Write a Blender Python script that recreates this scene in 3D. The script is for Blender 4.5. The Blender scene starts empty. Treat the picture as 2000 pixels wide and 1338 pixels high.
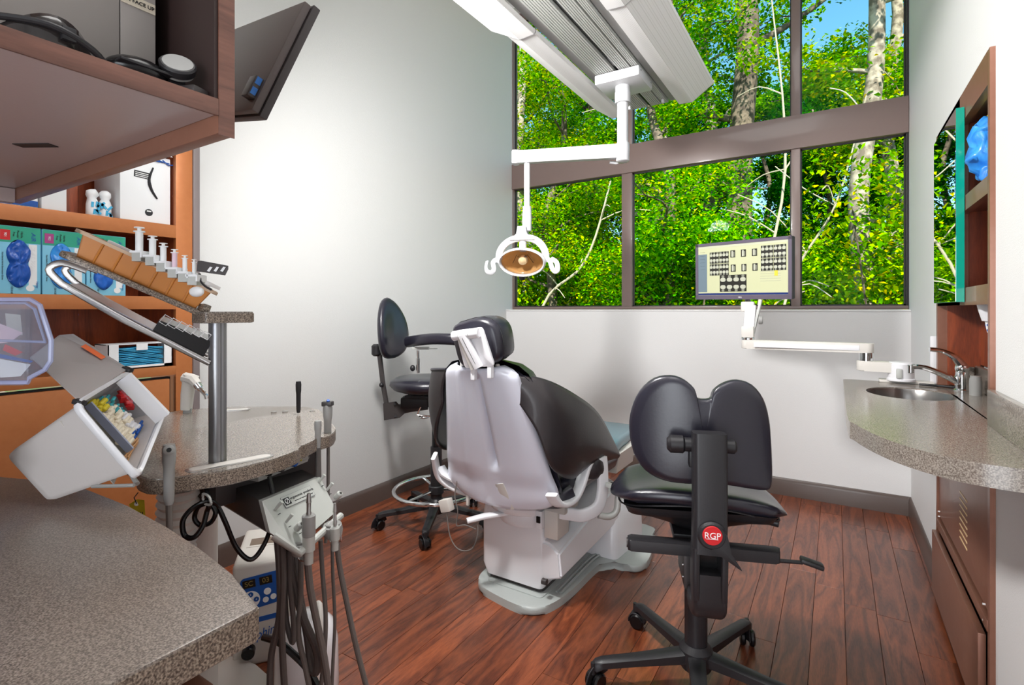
import bpy, bmesh, math, random
from mathutils import Vector, Matrix, Quaternion, noise as mnoise
R = math.radians
S = bpy.context.scene
COL = S.collection

# ------------------------------------------------------------------ camera, sky, sun, lights, exposure
cd = bpy.data.cameras.new('camera'); cam = bpy.data.objects.new('camera', cd); COL.objects.link(cam)
cam.location = (0, 0, 1.17); cam.rotation_euler = (R(90), 0, R(32))
cd.sensor_width = 36; cd.lens = 18.18; cd.shift_y = -0.032; cd.clip_start = 0.02; cd.clip_end = 300
S.camera = cam
S.view_settings.view_transform = 'Standard'; S.view_settings.look = 'None'
S.view_settings.gamma = 1; S.view_settings.use_curve_mapping = False
S.view_settings.exposure = 0.38
W = bpy.data.worlds.new('sky'); S.world = W; W.use_nodes = True
nt = W.node_tree; nt.nodes.clear()
wo = nt.nodes.new('ShaderNodeOutputWorld'); bg = nt.nodes.new('ShaderNodeBackground')
sky = nt.nodes.new('ShaderNodeTexSky'); sky.sky_type = 'NISHITA'; sky.sun_disc = False
sky.sun_elevation = R(42); sky.sun_rotation = R(200); sky.air_density = 1.0; sky.dust_density = 0.3; sky.ozone_density = 3.0
hs = nt.nodes.new('ShaderNodeHueSaturation'); hs.inputs['Saturation'].default_value = 1.15; hs.inputs['Hue'].default_value = 0.47
nt.links.new(sky.outputs[0], hs.inputs['Color']); nt.links.new(hs.outputs[0], bg.inputs[0]); bg.inputs[1].default_value = 0.22
nt.links.new(bg.outputs[0], wo.inputs[0])
def lamp(name, kind, loc, target, energy, color=(1,1,1), **kw):
    l = bpy.data.lights.new(name, kind); o = bpy.data.objects.new(name, l); COL.objects.link(o)
    o.location = loc; l.energy = energy; l.color = color
    o.rotation_euler = (Vector(target) - Vector(loc)).to_track_quat('-Z', 'Y').to_euler()
    for k, v in kw.items(): setattr(l, k, v)
    return o
lamp('sun', 'SUN', (0, -20, 20), (-7.0, 0, 0), 9.5, (1, .95, .84), angle=R(.6))
lamp('wall_flash', 'SPOT', (-1.2, 1.0, 2.13), (-2.36, 1.85, 1.6), 30, (1, .985, .97), spot_size=R(100), spot_blend=1., shadow_soft_size=.10)
lamp('room_flash', 'AREA', (-1.2, 1.0, 2.14), (-.35, 3.6, .8), 40, (1, .98, .96), shape='DISK', size=.25)
lamp('ceiling_fill', 'AREA', (-.2, .7, 3.6), (-.7, 1.8, 0), 50, (1, .98, .96), shape='RECTANGLE', size=1.6, size_y=2.0)  # unseen fill lamp added under the ceiling to brighten the room
lamp('rear_fill', 'AREA', (.1, -1.3, .9), (-.5, 2.5, 1.3), 42, (.9, .95, 1), shape='RECTANGLE', size=1.4, size_y=1.8)  # soft fill lamp added behind the camera, no doorway is built there

# ------------------------------------------------------------------ materials
MATS = {}
def nodes(m): return m.node_tree.nodes, m.node_tree.links
def mat(name, col, rough=.5, metal=0., coat=0., spec=.5, bump=None, var=None, trans=0., alpha=1., emit=0., ior=1.45, coatr=.08):
    """col: base; bump=(scale,strength); var=(scale,amount,second colour)"""
    if name in MATS: return MATS[name]
    m = bpy.data.materials.new(name); m.use_nodes = True; N, L = nodes(m)
    b = N['Principled BSDF']
    b.inputs['Base Color'].default_value = (*col, 1); b.inputs['Roughness'].default_value = rough
    b.inputs['Metallic'].default_value = metal; b.inputs['Coat Weight'].default_value = coat
    b.inputs['Coat Roughness'].default_value = coatr
    b.inputs['Specular IOR Level'].default_value = spec; b.inputs['IOR'].default_value = ior
    b.inputs['Transmission Weight'].default_value = trans; b.inputs['Alpha'].default_value = alpha
    if emit: b.inputs['Emission Color'].default_value = (*col, 1); b.inputs['Emission Strength'].default_value = emit
    if bump or var: tc = N.new('ShaderNodeTexCoord')
    if var:
        n = N.new('ShaderNodeTexNoise'); n.inputs['Scale'].default_value = var[0]; n.inputs['Detail'].default_value = 5
        r = N.new('ShaderNodeValToRGB'); r.color_ramp.elements[0].position = .5 - var[1]; r.color_ramp.elements[1].position = .5 + var[1]
        r.color_ramp.elements[0].color = (*col, 1); r.color_ramp.elements[1].color = (*var[2], 1)
        L.new(tc.outputs['Object'], n.inputs['Vector']); L.new(n.outputs['Fac'], r.inputs[0]); L.new(r.outputs[0], b.inputs['Base Color'])
    if bump:
        n = N.new('ShaderNodeTexNoise'); n.inputs['Scale'].default_value = bump[0]; n.inputs['Detail'].default_value = 3
        bp = N.new('ShaderNodeBump'); bp.inputs['Strength'].default_value = bump[1]; bp.inputs['Distance'].default_value = .002
        L.new(tc.outputs['Object'], n.inputs['Vector']); L.new(n.outputs['Fac'], bp.inputs['Height']); L.new(bp.outputs[0], b.inputs['Normal'])
    MATS[name] = m; return m
def c(r, g, b):   # sRGB 0-255 to linear
    f = lambda v: (v/255/12.92) if v/255 <= .04045 else ((v/255+.055)/1.055)**2.4
    return (f(r), f(g), f(b))
def wood(name, dark, light, axis='Y', scale=1., rough=.35, coat=.3, rand=True, ring=6., bs=.15):
    m = bpy.data.materials.new(name); m.use_nodes = True; N, L = nodes(m); b = N['Principled BSDF']
    tc = N.new('ShaderNodeTexCoord'); mp = N.new('ShaderNodeMapping')
    st = {'X': (.12, 1, 1), 'Y': (1, .12, 1), 'Z': (1, 1, .12)}[axis]
    mp.inputs['Scale'].default_value = tuple(s*scale for s in st)
    L.new(tc.outputs['Object'], mp.inputs['Vector'])
    add = N.new('ShaderNodeVectorMath'); add.operation = 'ADD'
    if rand:
        oi = N.new('ShaderNodeObjectInfo'); mu = N.new('ShaderNodeMath'); mu.operation = 'MULTIPLY'; mu.inputs[1].default_value = 37.
        L.new(oi.outputs['Random'], mu.inputs[0]); L.new(mu.outputs[0], add.inputs[1])
    L.new(mp.outputs[0], add.inputs[0])
    n1 = N.new('ShaderNodeTexNoise'); n1.inputs['Scale'].default_value = ring; n1.inputs['Detail'].default_value = 2; n1.inputs['Distortion'].default_value = .6
    L.new(add.outputs[0], n1.inputs['Vector'])
    w = N.new('ShaderNodeMath'); w.operation = 'MULTIPLY'; w.inputs[1].default_value = 9.; L.new(n1.outputs['Fac'], w.inputs[0])
    pp = N.new('ShaderNodeMath'); pp.operation = 'PINGPONG'; pp.inputs[1].default_value = 1.; L.new(w.outputs[0], pp.inputs[0])
    n2 = N.new('ShaderNodeTexNoise'); n2.inputs['Scale'].default_value = 120; n2.inputs['Detail'].default_value = 4; L.new(add.outputs[0], n2.inputs['Vector'])
    mx = N.new('ShaderNodeMix'); mx.data_type = 'FLOAT'; mx.inputs[0].default_value = .6
    L.new(pp.outputs[0], mx.inputs[2]); L.new(n2.outputs['Fac'], mx.inputs[3])
    r = N.new('ShaderNodeValToRGB'); r.color_ramp.elements[0].color = (*dark, 1); r.color_ramp.elements[1].color = (*light, 1)
    r.color_ramp.elements[0].position = .2; r.color_ramp.elements[1].position = .8
    L.new(mx.outputs[0], r.inputs[0])
    if rand:
        hsv = N.new('ShaderNodeHueSaturation'); mr = N.new('ShaderNodeMapRange'); mr.inputs[3].default_value = .72; mr.inputs[4].default_value = 1.2
        L.new(oi.outputs['Random'], mr.inputs[0]); L.new(mr.outputs[0], hsv.inputs['Value']); L.new(r.outputs[0], hsv.inputs['Color']); L.new(hsv.outputs[0], b.inputs['Base Color'])
    else: L.new(r.outputs[0], b.inputs['Base Color'])
    bp = N.new('ShaderNodeBump'); bp.inputs['Strength'].default_value = bs; bp.inputs['Distance'].default_value = .001
    L.new(mx.outputs[0], bp.inputs['Height']); L.new(bp.outputs[0], b.inputs['Normal'])
    b.inputs['Roughness'].default_value = rough; b.inputs['Coat Weight'].default_value = coat; b.inputs['Coat Roughness'].default_value = .22
    MATS[name] = m; return m
def speckle(name, base, light, dark, sc=160, rough=.3):
    m = bpy.data.materials.new(name); m.use_nodes = True; N, L = nodes(m); b = N['Principled BSDF']
    tc = N.new('ShaderNodeTexCoord'); n = N.new('ShaderNodeTexNoise'); n.inputs['Scale'].default_value = sc; n.inputs['Detail'].default_value = 3
    L.new(tc.outputs['Object'], n.inputs['Vector'])
    r = N.new('ShaderNodeValToRGB'); e = r.color_ramp.elements
    e[0].position = .36; e[0].color = (*dark, 1); e[1].position = .64; e[1].color = (*light, 1); x = e.new(.5); x.color = (*base, 1)
    L.new(n.outputs['Fac'], r.inputs[0]); L.new(r.outputs[0], b.inputs['Base Color'])
    bp = N.new('ShaderNodeBump'); bp.inputs['Strength'].default_value = .12; bp.inputs['Distance'].default_value = .0006
    L.new(n.outputs['Fac'], bp.inputs['Height']); L.new(bp.outputs[0], b.inputs['Normal'])
    b.inputs['Roughness'].default_value = rough; b.inputs['Coat Weight'].default_value = .15; b.inputs['Coat Roughness'].default_value = .2
    MATS[name] = m; return m
M = {}
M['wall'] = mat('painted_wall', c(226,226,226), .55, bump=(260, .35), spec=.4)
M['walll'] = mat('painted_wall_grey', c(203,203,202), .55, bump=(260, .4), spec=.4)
M['ceil'] = mat('ceiling_white', c(238,238,236), .8)
M['plank'] = wood('plank_wood', c(80,34,18), c(150,80,48), 'Y', 2.6, .34, .35)
M['base'] = mat('dark_vinyl', c(88,74,68), .35, coat=.2)
M['frame'] = mat('bronze_frame', c(122,104,99), .38, coat=.2, bump=(500, .05))
M['dark'] = mat('dark_gasket', c(30,28,30), .5)
M['lam'] = mat('copper_laminate_lit', c(184,112,64), .38, metal=.25, coat=.1, var=(40, .3, c(192,120,70)))  # laminate as strongly lit on the left, light put into the colour
M['lamd'] = mat('copper_laminate_shaded', c(132,90,72), .36, metal=.3, coat=.1, var=(40, .3, c(142,98,80)))  # same laminate out of that light, shade put into the colour
M['cabwood'] = wood('cherry_wood', c(108,46,22), c(158,74,36), 'Z', 2.2, .4, .2, rand=False, bs=.05)
M['cabwoodh'] = wood('shelf_wood', c(88,56,46), c(124,82,68), 'Y', 2.5, .35, .2, rand=False, bs=.05)
M['soffit'] = mat('melamine_underside', c(166,150,148), .3, coat=.25, bump=(300, .05), coatr=.3)
M['counter'] = speckle('speckled_laminate', c(118,106,98), c(146,134,124), c(86,76,70), 520, .28)
M['counterr'] = speckle('speckled_laminate_right', c(128,120,112), c(156,148,138), c(98,88,80), 330, .2)
M['cedge'] = speckle('counter_edge', c(118,104,92), c(160,146,130), c(66,56,48), 420, .4)
M['white'] = mat('white_plastic', c(226,226,230), .32, coat=.2)
M['whitep'] = mat('white_enamel', c(232,232,236), .25, coat=.5)
M['lampw'] = mat('lamp_enamel', c(200,201,204), .3, coat=.3)
M['shellw'] = mat('shell_enamel', c(222,225,238), .25, coat=.5)
M['offw'] = mat('offwhite_plastic', c(212,208,202), .4)
M['grey'] = mat('grey_plastic', c(150,150,148), .4)
M['lgrey'] = mat('light_grey_metal', c(188,190,186), .42, metal=.2)
M['dgrey'] = mat('dark_grey_metal', c(70,66,66), .4, metal=.3)
M['plate'] = mat('hammered_grey_plate', c(172,178,176), .4, coat=.15, bump=(160, .3))
M['leather'] = mat('black_vinyl', c(32,31,42), .33, coat=.4, bump=(140, .12), coatr=.3)
M['leatherm'] = mat('black_vinyl_matte', c(44,40,42), .42, coat=.15, bump=(200, .15))
M['blackp'] = mat('black_plastic', c(34,33,36), .42, bump=(300, .1))
M['black'] = mat('black_gloss', c(14,14,16), .25)
M['rubber'] = mat('grey_hose', c(112,106,102), .5)
M['rubberd'] = mat('dark_hose', c(84,78,76), .5)
M['chrome'] = mat('chrome', c(225,228,230), .08, metal=1)
M['steel'] = mat('brushed_steel', c(180,178,176), .28, metal=1, bump=(300, .08))
M['alu'] = mat('aluminium_post', c(140,140,142), .3, metal=.85)
M['bluepad'] = mat('blue_grey_vinyl', c(96,128,140), .35, coat=.3)
M['glovebl'] = mat('blue_nitrile', c(28,110,210), .35, coat=.3, var=(30, .2, c(60,160,235)))
M['maskbl'] = mat('mask_blue', c(40,160,210), .6, var=(60, .2, c(90,190,225)))
M['boxteal'] = mat('box_teal', c(40,160,130), .45)
M['boxsky'] = mat('box_sky', c(130,200,228), .45)
M['paper'] = mat('white_card', c(238,240,242), .55)
M['red'] = mat('red', c(205,30,36), .4)
M['orange'] = mat('orange', c(240,120,70), .5)
M['yellow'] = mat('yellow', c(214,196,50), .5)
M['pink'] = mat('magenta', c(170,60,130), .5)
M['inkb'] = mat('ink_blue', c(24,84,168), .5)
M['inkk'] = mat('ink_black', c(30,30,34), .6)
M['inkw'] = mat('ink_white', c(240,240,240), .5)
M['inkg'] = mat('ink_grey', c(140,140,144), .6)
def thin_clear(name, tint, gloss=.12, rough=.05, opac=.0, opcol=(1,1,1)):
    m = bpy.data.materials.new(name); m.use_nodes = True; N, L = nodes(m); N.remove(N['Principled BSDF'])
    t = N.new('ShaderNodeBsdfTransparent'); t.inputs[0].default_value = (*tint, 1)
    g = N.new('ShaderNodeBsdfGlossy'); g.inputs['Roughness'].default_value = rough
    fr = N.new('ShaderNodeFresnel'); fr.inputs[0].default_value = 1.45
    ad = N.new('ShaderNodeMath'); ad.operation = 'MULTIPLY'; ad.inputs[1].default_value = gloss*10; L.new(fr.outputs[0], ad.inputs[0])
    mx = N.new('ShaderNodeMixShader'); L.new(ad.outputs[0], mx.inputs[0]); L.new(t.outputs[0], mx.inputs[1]); L.new(g.outputs[0], mx.inputs[2])
    out = mx
    if opac:
        d = N.new('ShaderNodeBsdfPrincipled'); d.inputs['Base Color'].default_value = (*opcol, 1); d.inputs['Roughness'].default_value = .3
        m2 = N.new('ShaderNodeMixShader'); m2.inputs[0].default_value = opac; L.new(mx.outputs[0], m2.inputs[1]); L.new(d.outputs[0], m2.inputs[2]); out = m2
    L.new(out.outputs[0], N['Material Output'].inputs[0]); MATS[name] = m; return m
M['glass'] = thin_clear('window_glass', (.97, .99, .98), .003, .0)
M['clear'] = thin_clear('clear_plastic', (.93, .94, .97), .035, .08, .07, c(200,206,226))
M['frost'] = thin_clear('frosted_plastic', (.85, .85, .85), .08, .25, .5, c(214,208,206))
M['lens'] = thin_clear('lamp_lens', (.97, .98, 1), .03, .03, .0)
M['mirror'] = mat('mirror_glass', c(235,240,238), .01, metal=1)
M['mirredge'] = mat('mirror_green_edge', c(10,150,130), .15, coat=.5)
M['screen'] = mat('screen_glow', c(172,174,140), .3, emit=.34)
M['screenb'] = mat('screen_side_panel', c(96,112,122), .3, emit=.25)
M['screennavy'] = mat('screen_taskbar', c(24,40,96), .3, emit=.25)
M['orangelit'] = mat('amber_plastic', c(198,126,52), .4, trans=0, coat=.1)

# ------------------------------------------------------------------ mesh builder
def T(loc=(0,0,0), rx=0, ry=0, rz=0, s=None):
    m = Matrix.Translation(loc) @ Matrix.Rotation(R(rz), 4, 'Z') @ Matrix.Rotation(R(ry), 4, 'Y') @ Matrix.Rotation(R(rx), 4, 'X')
    if s: m = m @ Matrix.Diagonal((*s, 1))
    return m
def frame(p, z, xhint=(1,0,0)):
    z = Vector(z).normalized(); x = Vector(xhint); x = (x - z*x.dot(z)).normalized(); y = z.cross(x)
    return Matrix(((x.x,y.x,z.x,p[0]),(x.y,y.y,z.y,p[1]),(x.z,y.z,z.z,p[2]),(0,0,0,1)))
class G:
    def __init__(s): s.b = bmesh.new()
    def _bev(s, es, bev, seg):
        if bev: bmesh.ops.bevel(s.b, geom=es, offset=bev, offset_type='OFFSET', segments=seg, profile=.6, affect='EDGES', clamp_overlap=True)
    def box(s, d, p=(0,0,0), rx=0, ry=0, rz=0, m=None, bev=0, seg=2, tp=None):
        mm = (m if m is not None else Matrix()) @ T(p, rx, ry, rz)
        x, y, z = (v/2 for v in d); t = tp or (1, 1)
        co = [(-x,-y,-z),(x,-y,-z),(x,y,-z),(-x,y,-z),(-x*t[0],-y*t[1],z),(x*t[0],-y*t[1],z),(x*t[0],y*t[1],z),(-x*t[0],y*t[1],z)]
        v = [s.b.verts.new(mm @ Vector(q)) for q in co]
        for f in ((0,3,2,1),(4,5,6,7),(0,1,5,4),(1,2,6,5),(2,3,7,6),(3,0,4,7)): s.b.faces.new([v[i] for i in f])
        s._bev(list({e for q in v for e in q.link_edges}), bev, seg); return s
    def bb(s, x0, x1, y0, y1, z0, z1, bev=0, m=None, seg=2):
        return s.box((abs(x1-x0), abs(y1-y0), abs(z1-z0)), ((x0+x1)/2, (y0+y1)/2, (z0+z1)/2), m=m, bev=bev, seg=seg)
    def rings(s, rs, cap=True, closed=False):
        V = [[s.b.verts.new(p) for p in r] for r in rs]; n = len(V[0])
        rng = range(len(V)) if closed else range(len(V)-1)
        for i in rng:
            a, b = V[i], V[(i+1) % len(V)]
            for j in range(n):
                try: s.b.faces.new((a[j], a[(j+1)%n], b[(j+1)%n], b[j]))
                except ValueError: pass
        if cap and not closed:
            s.b.faces.new(V[0][::-1]); s.b.faces.new(V[-1])
        return s
    def cyl(s, r, p0, p1, r2=None, n=20, bev=0):
        p0, p1 = Vector(p0), Vector(p1); f = frame(p0, p1-p0, (1,0,0) if abs((p1-p0).normalized().x) < .9 else (0,1,0)); h = (p1-p0).length
        r2 = r if r2 is None else r2
        prof = [(r, 0), (r2, h)] if not bev else [(r-bev, 0), (r, bev), (r2, h-bev), (r2-bev, h)]
        return s.rings([[f @ Vector((q*math.cos(a*2*math.pi/n), q*math.sin(a*2*math.pi/n), z)) for a in range(n)] for q, z in prof])
    def lathe(s, prof, m=None, n=24, p=(0,0,0), a0=0, cap=True):
        mm = (m if m is not None else Matrix()) @ T(p)
        return s.rings([[mm @ Vector((max(q,1e-4)*math.cos(a*2*math.pi/n), max(q,1e-4)*math.sin(a*2*math.pi/n), z)) for a in range(n)] for q, z in prof], cap=cap)
    def sweep(s, pts, sec, hint=(0,0,1), closed=False, scale=None, cap=True):
        pts = [Vector(p) for p in pts]; rs = []; n = len(pts); up = Vector(hint)
        for i, p in enumerate(pts):
            a = pts[(i-1) % n] if (closed or i) else p; b = pts[(i+1) % n] if (closed or i < n-1) else p
            t = (b-a).normalized()
            x = up - t*up.dot(t)
            if x.length < 1e-4: x = t.orthogonal()
            x.normalize(); y = t.cross(x); up = x if not closed else Vector(hint)
            k = scale[i] if scale else 1
            rs.append([p + x*q[0]*k + y*q[1]*k for q in sec])
        return s.rings(rs, cap, closed)
    def tube(s, pts, r, n=10, closed=False, hint=(0,0,1), smooth=0):
        if smooth: pts = crom(pts, smooth, closed)
        sec = [(math.cos(a*2*math.pi/n), math.sin(a*2*math.pi/n)) for a in range(n)]
        if isinstance(r, (list, tuple)):
            k = len(pts); sc = [r[0] + 0*i for i in range(k)]
            for i in range(k):
                u = i/(k-1)*(len(r)-1); j = min(int(u), len(r)-2); sc[i] = r[j]+(r[j+1]-r[j])*(u-j)
        else: sc = [r]*len(pts)
        return s.sweep(pts, sec, hint, closed, sc)
    def prism(s, poly, z0, z1, m=None, bev=0, seg=2, holes=None):
        mm = m if m is not None else Matrix()
        a = [s.b.verts.new(mm @ Vector((x, y, z0))) for x, y in poly]; b = [s.b.verts.new(mm @ Vector((x, y, z1))) for x, y in poly]
        n = len(poly); fs = [s.b.faces.new(a[::-1]), s.b.faces.new(b)]
        for i in range(n): fs.append(s.b.faces.new((a[i], a[(i+1)%n], b[(i+1)%n], b[i])))
        if bev: s._bev(list({e for f in fs[:2] for e in f.edges}), bev, seg)
        return s
    def grid(s, f, nu, nv, thick=0):
        V = [[s.b.verts.new(f(i/nu, j/nv)) for j in range(nv+1)] for i in range(nu+1)]
        F = [s.b.faces.new((V[i][j], V[i+1][j], V[i+1][j+1], V[i][j+1])) for i in range(nu) for j in range(nv)]
        if thick:
            bmesh.ops.recalc_face_normals(s.b, faces=F)
            bmesh.ops.solidify(s.b, geom=F, thickness=thick)
        return s
    def sph(s, r, p=(0,0,0), sc=(1,1,1), m=None, nu=20, nv=12):
        mm = (m if m is not None else Matrix()) @ T(p, s=sc)
        bmesh.ops.create_uvsphere(s.b, u_segments=nu, v_segments=nv, radius=r, matrix=mm); return s
def crom(pts, k, closed=False):
    P = [Vector(p) for p in pts]; n = len(P); out = []
    for i in range(n if closed else n-1):
        g = (lambda j: P[j % n]) if closed else (lambda j: P[max(0, min(n-1, j))])
        a, b, c_, d = g(i-1), g(i), g(i+1), g(i+2)
        for q in range(k):
            t = q/k
            out.append(.5*((2*b) + (c_-a)*t + (2*a-5*b+4*c_-d)*t*t + (3*b-a-3*c_+d)*t**3))
    if not closed: out.append(P[-1])
    return out
def rrect(w, h, r, n=5, cx=0, cy=0):
    o = []
    for sx, sy, a0 in ((1,1,0),(-1,1,90),(-1,-1,180),(1,-1,270)):
        for i in range(n+1):
            a = R(a0 + 90*i/n); o.append((cx+sx*(w/2-r)+r*math.cos(a), cy+sy*(h/2-r)+r*math.sin(a)))
    return o
def smoothpoly(pts, k=5):
    return [(v.x, v.y) for v in crom([(x, y, 0) for x, y in pts], k, True)]
def roundpoly(pts, r, n=5):
    """round every corner; r number or list"""
    o = []; N_ = len(pts)
    for i, p in enumerate(pts):
        rr = r[i] if isinstance(r, (list, tuple)) else r
        p = Vector(p); a = Vector(pts[i-1]); b = Vector(pts[(i+1) % N_])
        if rr <= 0: o.append(tuple(p)); continue
        da, db = (a-p), (b-p); k = min(rr, da.length*.48, db.length*.48)
        s0 = p + da.normalized()*k; s1 = p + db.normalized()*k
        for j in range(n+1):
            t = j/n; o.append(tuple((1-t)**2*s0 + 2*t*(1-t)*p + t*t*s1))
    return o

# ------------------------------------------------------------------ objects
def link(name, me, parent=None):
    o = bpy.data.objects.new(name, me); COL.objects.link(o)
    if parent is not None: o.parent = parent
    return o
def world_of(o):
    m = Matrix.Identity(4)
    while o is not None: m = o.matrix_basis @ m; o = o.parent
    return m
def obj(name, g, m, parent=None, local=False, sharp=35, label=None, kind=None, flat=False):
    """links the builder's shape as one mesh object; its points are world points unless local=True"""
    b = g.b
    bmesh.ops.recalc_face_normals(b, faces=b.faces)
    if parent is not None and not local: b.transform(world_of(parent).inverted())
    me = bpy.data.meshes.new(name); b.to_mesh(me); b.free()
    if isinstance(m, str): m = M[m]
    me.materials.append(m)
    if not flat: me.shade_smooth(); me.set_sharp_from_angle(angle=R(sharp))
    o = link(name, me, parent)
    if label: o['label'] = label
    if kind: o['kind'] = kind
    return o
def thing(name, label, cat, loc=(0,0,0), rz=0, group=None):
    o = link(name, None); o.location = loc; o.rotation_euler = (0, 0, R(rz))
    o['label'] = label; o['category'] = cat
    if group: o['group'] = group
    return o
def tag(o, label, cat, group=None):
    o['label'] = label; o['category'] = cat
    if group: o['group'] = group
    return o
def root(name, g, m, label, cat, loc, group=None, **kw):
    """a thing that is one mesh, origin at loc"""
    g.b.transform(Matrix.Translation(Vector(loc)).inverted())
    o = obj(name, g, m, **kw); o.location = loc; return tag(o, label, cat, group)
def struct(name, g, m, parent=None, **kw):
    o = obj(name, g, m, parent, **kw)
    if parent is None: o['kind'] = 'structure'
    return o
def estruct(name, loc=(0,0,0)):
    o = link(name, None); o.location = loc; o['kind'] = 'structure'; return o
def copytree(o, parent=None):
    q = o.copy(); COL.objects.link(q)
    if parent is not None: q.parent = parent
    for ch in list(o.children): copytree(ch, q)
    return q
def text(name, s, size, m, mtx, parent, ext=.0004, align='CENTER', shear=0, sx=1, label=None):
    """flat lettering: mtx places its XY plane"""
    cu = bpy.data.curves.new(name, 'FONT'); cu.body = s; cu.size = size; cu.extrude = ext; cu.align_x = align; cu.align_y = 'CENTER'; cu.shear = shear
    t = bpy.data.objects.new(name, cu); COL.objects.link(t)
    dg = bpy.context.evaluated_depsgraph_get(); me = bpy.data.meshes.new_from_object(t.evaluated_get(dg))
    bpy.data.objects.remove(t); bpy.data.curves.remove(cu)
    mm = mtx @ Matrix.Diagonal((sx, 1, 1, 1))
    if parent is not None: mm = world_of(parent).inverted() @ mm
    me.transform(mm); me.materials.clear(); me.materials.append(M[m] if isinstance(m, str) else m)
    return link(name, me, parent)
def face(p, normal, up=(0,0,1)):
    """matrix whose XY plane faces along normal, Y up"""
    n = Vector(normal).normalized(); u = Vector(up); u = (u - n*u.dot(n)).normalized(); x = u.cross(n)
    return Matrix(((x.x,u.x,n.x,p[0]),(x.y,u.y,n.y,p[1]),(x.z,u.z,n.z,p[2]),(0,0,0,1)))
# ------------------------------------------------------------------ room shell
XL, XR, YW, H0 = -2.36, .365, 3.685, 3.75
fl = struct('floor', G().bb(-2.9, .95, -1.7, 3.69, -.12, -.008), 'dark')
rnd = random.Random(4)
PW, PL = .104, .92
pk = G().bb(0, PW-.0012, 0, PL-.0012, -.008, 0, bev=.0008, seg=1)
pk0 = obj('plank', pk, 'plank', fl, local=True, flat=True); plank_me = pk0.data; first = True
def short_plank(L_):
    me = plank_me.copy()
    for v in me.vertices:
        if v.co.y > PL/2: v.co.y -= PL - L_
    return me
nx = int((XR-XL)/PW)+1
for i in range(nx):
    x = XL + i*PW; y = -.45 - rnd.random()*PL*.99
    if x + PW > XR+.004: pass
    while y < YW:
        me = plank_me
        if y + PL > YW:
            if YW - y < .06: break
            me = short_plank(YW - y)
        if y + PL > -.5:
            if first: o = pk0; first = False
            else: o = link('plank', me, fl)
            o.data = me; o.location = (x, y, 0)
        y += PL
# walls
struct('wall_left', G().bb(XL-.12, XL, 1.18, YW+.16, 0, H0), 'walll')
g = G(); g.bb(XL-.12, XL, -1.7, 1.18, 2.2, H0); g.bb(XL-.12, XL, -1.7, -.6, 0, 2.2)
struct('wall_left_near', g, 'wall')
g = G(); g.bb(XR, XR+.16, 2.74, YW+.16, 0, H0); g.bb(XR, XR+.16, -1.7, 1.87, 0, H0); g.bb(XR, XR+.16, 1.87, 2.74, 1.87, H0)
g.bb(XR+.13, XR+.16, 1.87, 2.74, 0, 1.87)
struct('wall_right', g, 'wall')
g = G(); g.bb(XL, XR, YW, YW+.12, 0, 1.165); g.bb(XL, XR, YW, YW+.12, H0-.05, H0)
struct('wall_window_side', g, 'wall')
struct('wall_back', G().bb(-2.9, .95, -1.8, -1.7, 0, H0), 'wall')
struct('ceiling', G().bb(-2.9, .95, -1.8, YW+.3, H0, H0+.1), 'ceil')
struct('trim_1', G().bb(XL, XR, YW-.006, YW+.1, 1.160, 1.172, bev=.003), 'wall')
# base boards
def cove(p0, p1, inward, name):
    p0, p1, n = Vector(p0), Vector(p1), Vector(inward)
    sec = [(0,0),(.013,0),(.013,.085),(.009,.1),(.004,.108),(0,.108)]
    g = G(); g.rings([[p + n*a + Vector((0,0,b)) for a, b in sec] for p in (p0, p1)])
    return struct(name, g, 'base')
cove((XL,1.19,0), (XL,YW,0), (1,0,0), 'baseboard_left')
cove((XL,YW,0), (XR,YW,0), (0,-1,0), 'baseboard_window_side')
cove((XR,2.74,0), (XR,YW,0), (-1,0,0), 'baseboard_right')
# window
YF = 3.78
wn = estruct('window_1', ((XL+XR)/2, YF, 1.172))
def wp(name, x0, x1, z0, z1, y0=YF, y1=YF+.07, m='frame', bev=.003): return struct(name, G().bb(x0, x1, y0, y1, z0, z1, bev=bev), m, wn)
wp('sill_rail', XL+.002, XR-.002, 1.173, 1.195)
wp('transom', XL+.002, XR-.002, 2.203, 2.416, YF-.012)
wp('jamb', XL+.002, XL+.012, 1.195, 2.203, m='frame'); wp('jamb', XL+.002, XL+.012, 2.416, 3.68, m='frame')
wp('jamb', XR-.014, XR-.002, 1.195, 2.203, m='dark'); wp('jamb', XR-.014, XR-.002, 2.416, 3.68, m='dark')
wp('head_rail', XL+.002, XR-.002, 3.64, 3.7)
cols = [(XL+.012, -1.378), (-1.298, -.241), (-.189, XR-.014)]
for x0, x1 in ((-1.378, -1.298), (-.241, -.189)):
    wp('mullion', x0, x1, 1.195, 2.203); wp('mullion', x0, x1, 2.416, 3.64)
for x0, x1 in cols:
    for z0, z1 in ((1.195, 2.203), (2.416, 3.64)):
        gk = G()
        t = .008
        for a in ((x0, x1, z0, z0+t), (x0, x1, z1-t, z1), (x0, x0+t, z0, z1), (x1-t, x1, z0, z1)):
            gk.bb(a[0], a[1], YF+.03, YF+.04, a[2], a[3])
        pn = struct('glass_pane', G().bb(x0, x1, YF+.044, YF+.05, z0, z1), 'glass', wn, flat=True)
        struct('gasket', gk, 'dark', pn)

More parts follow.
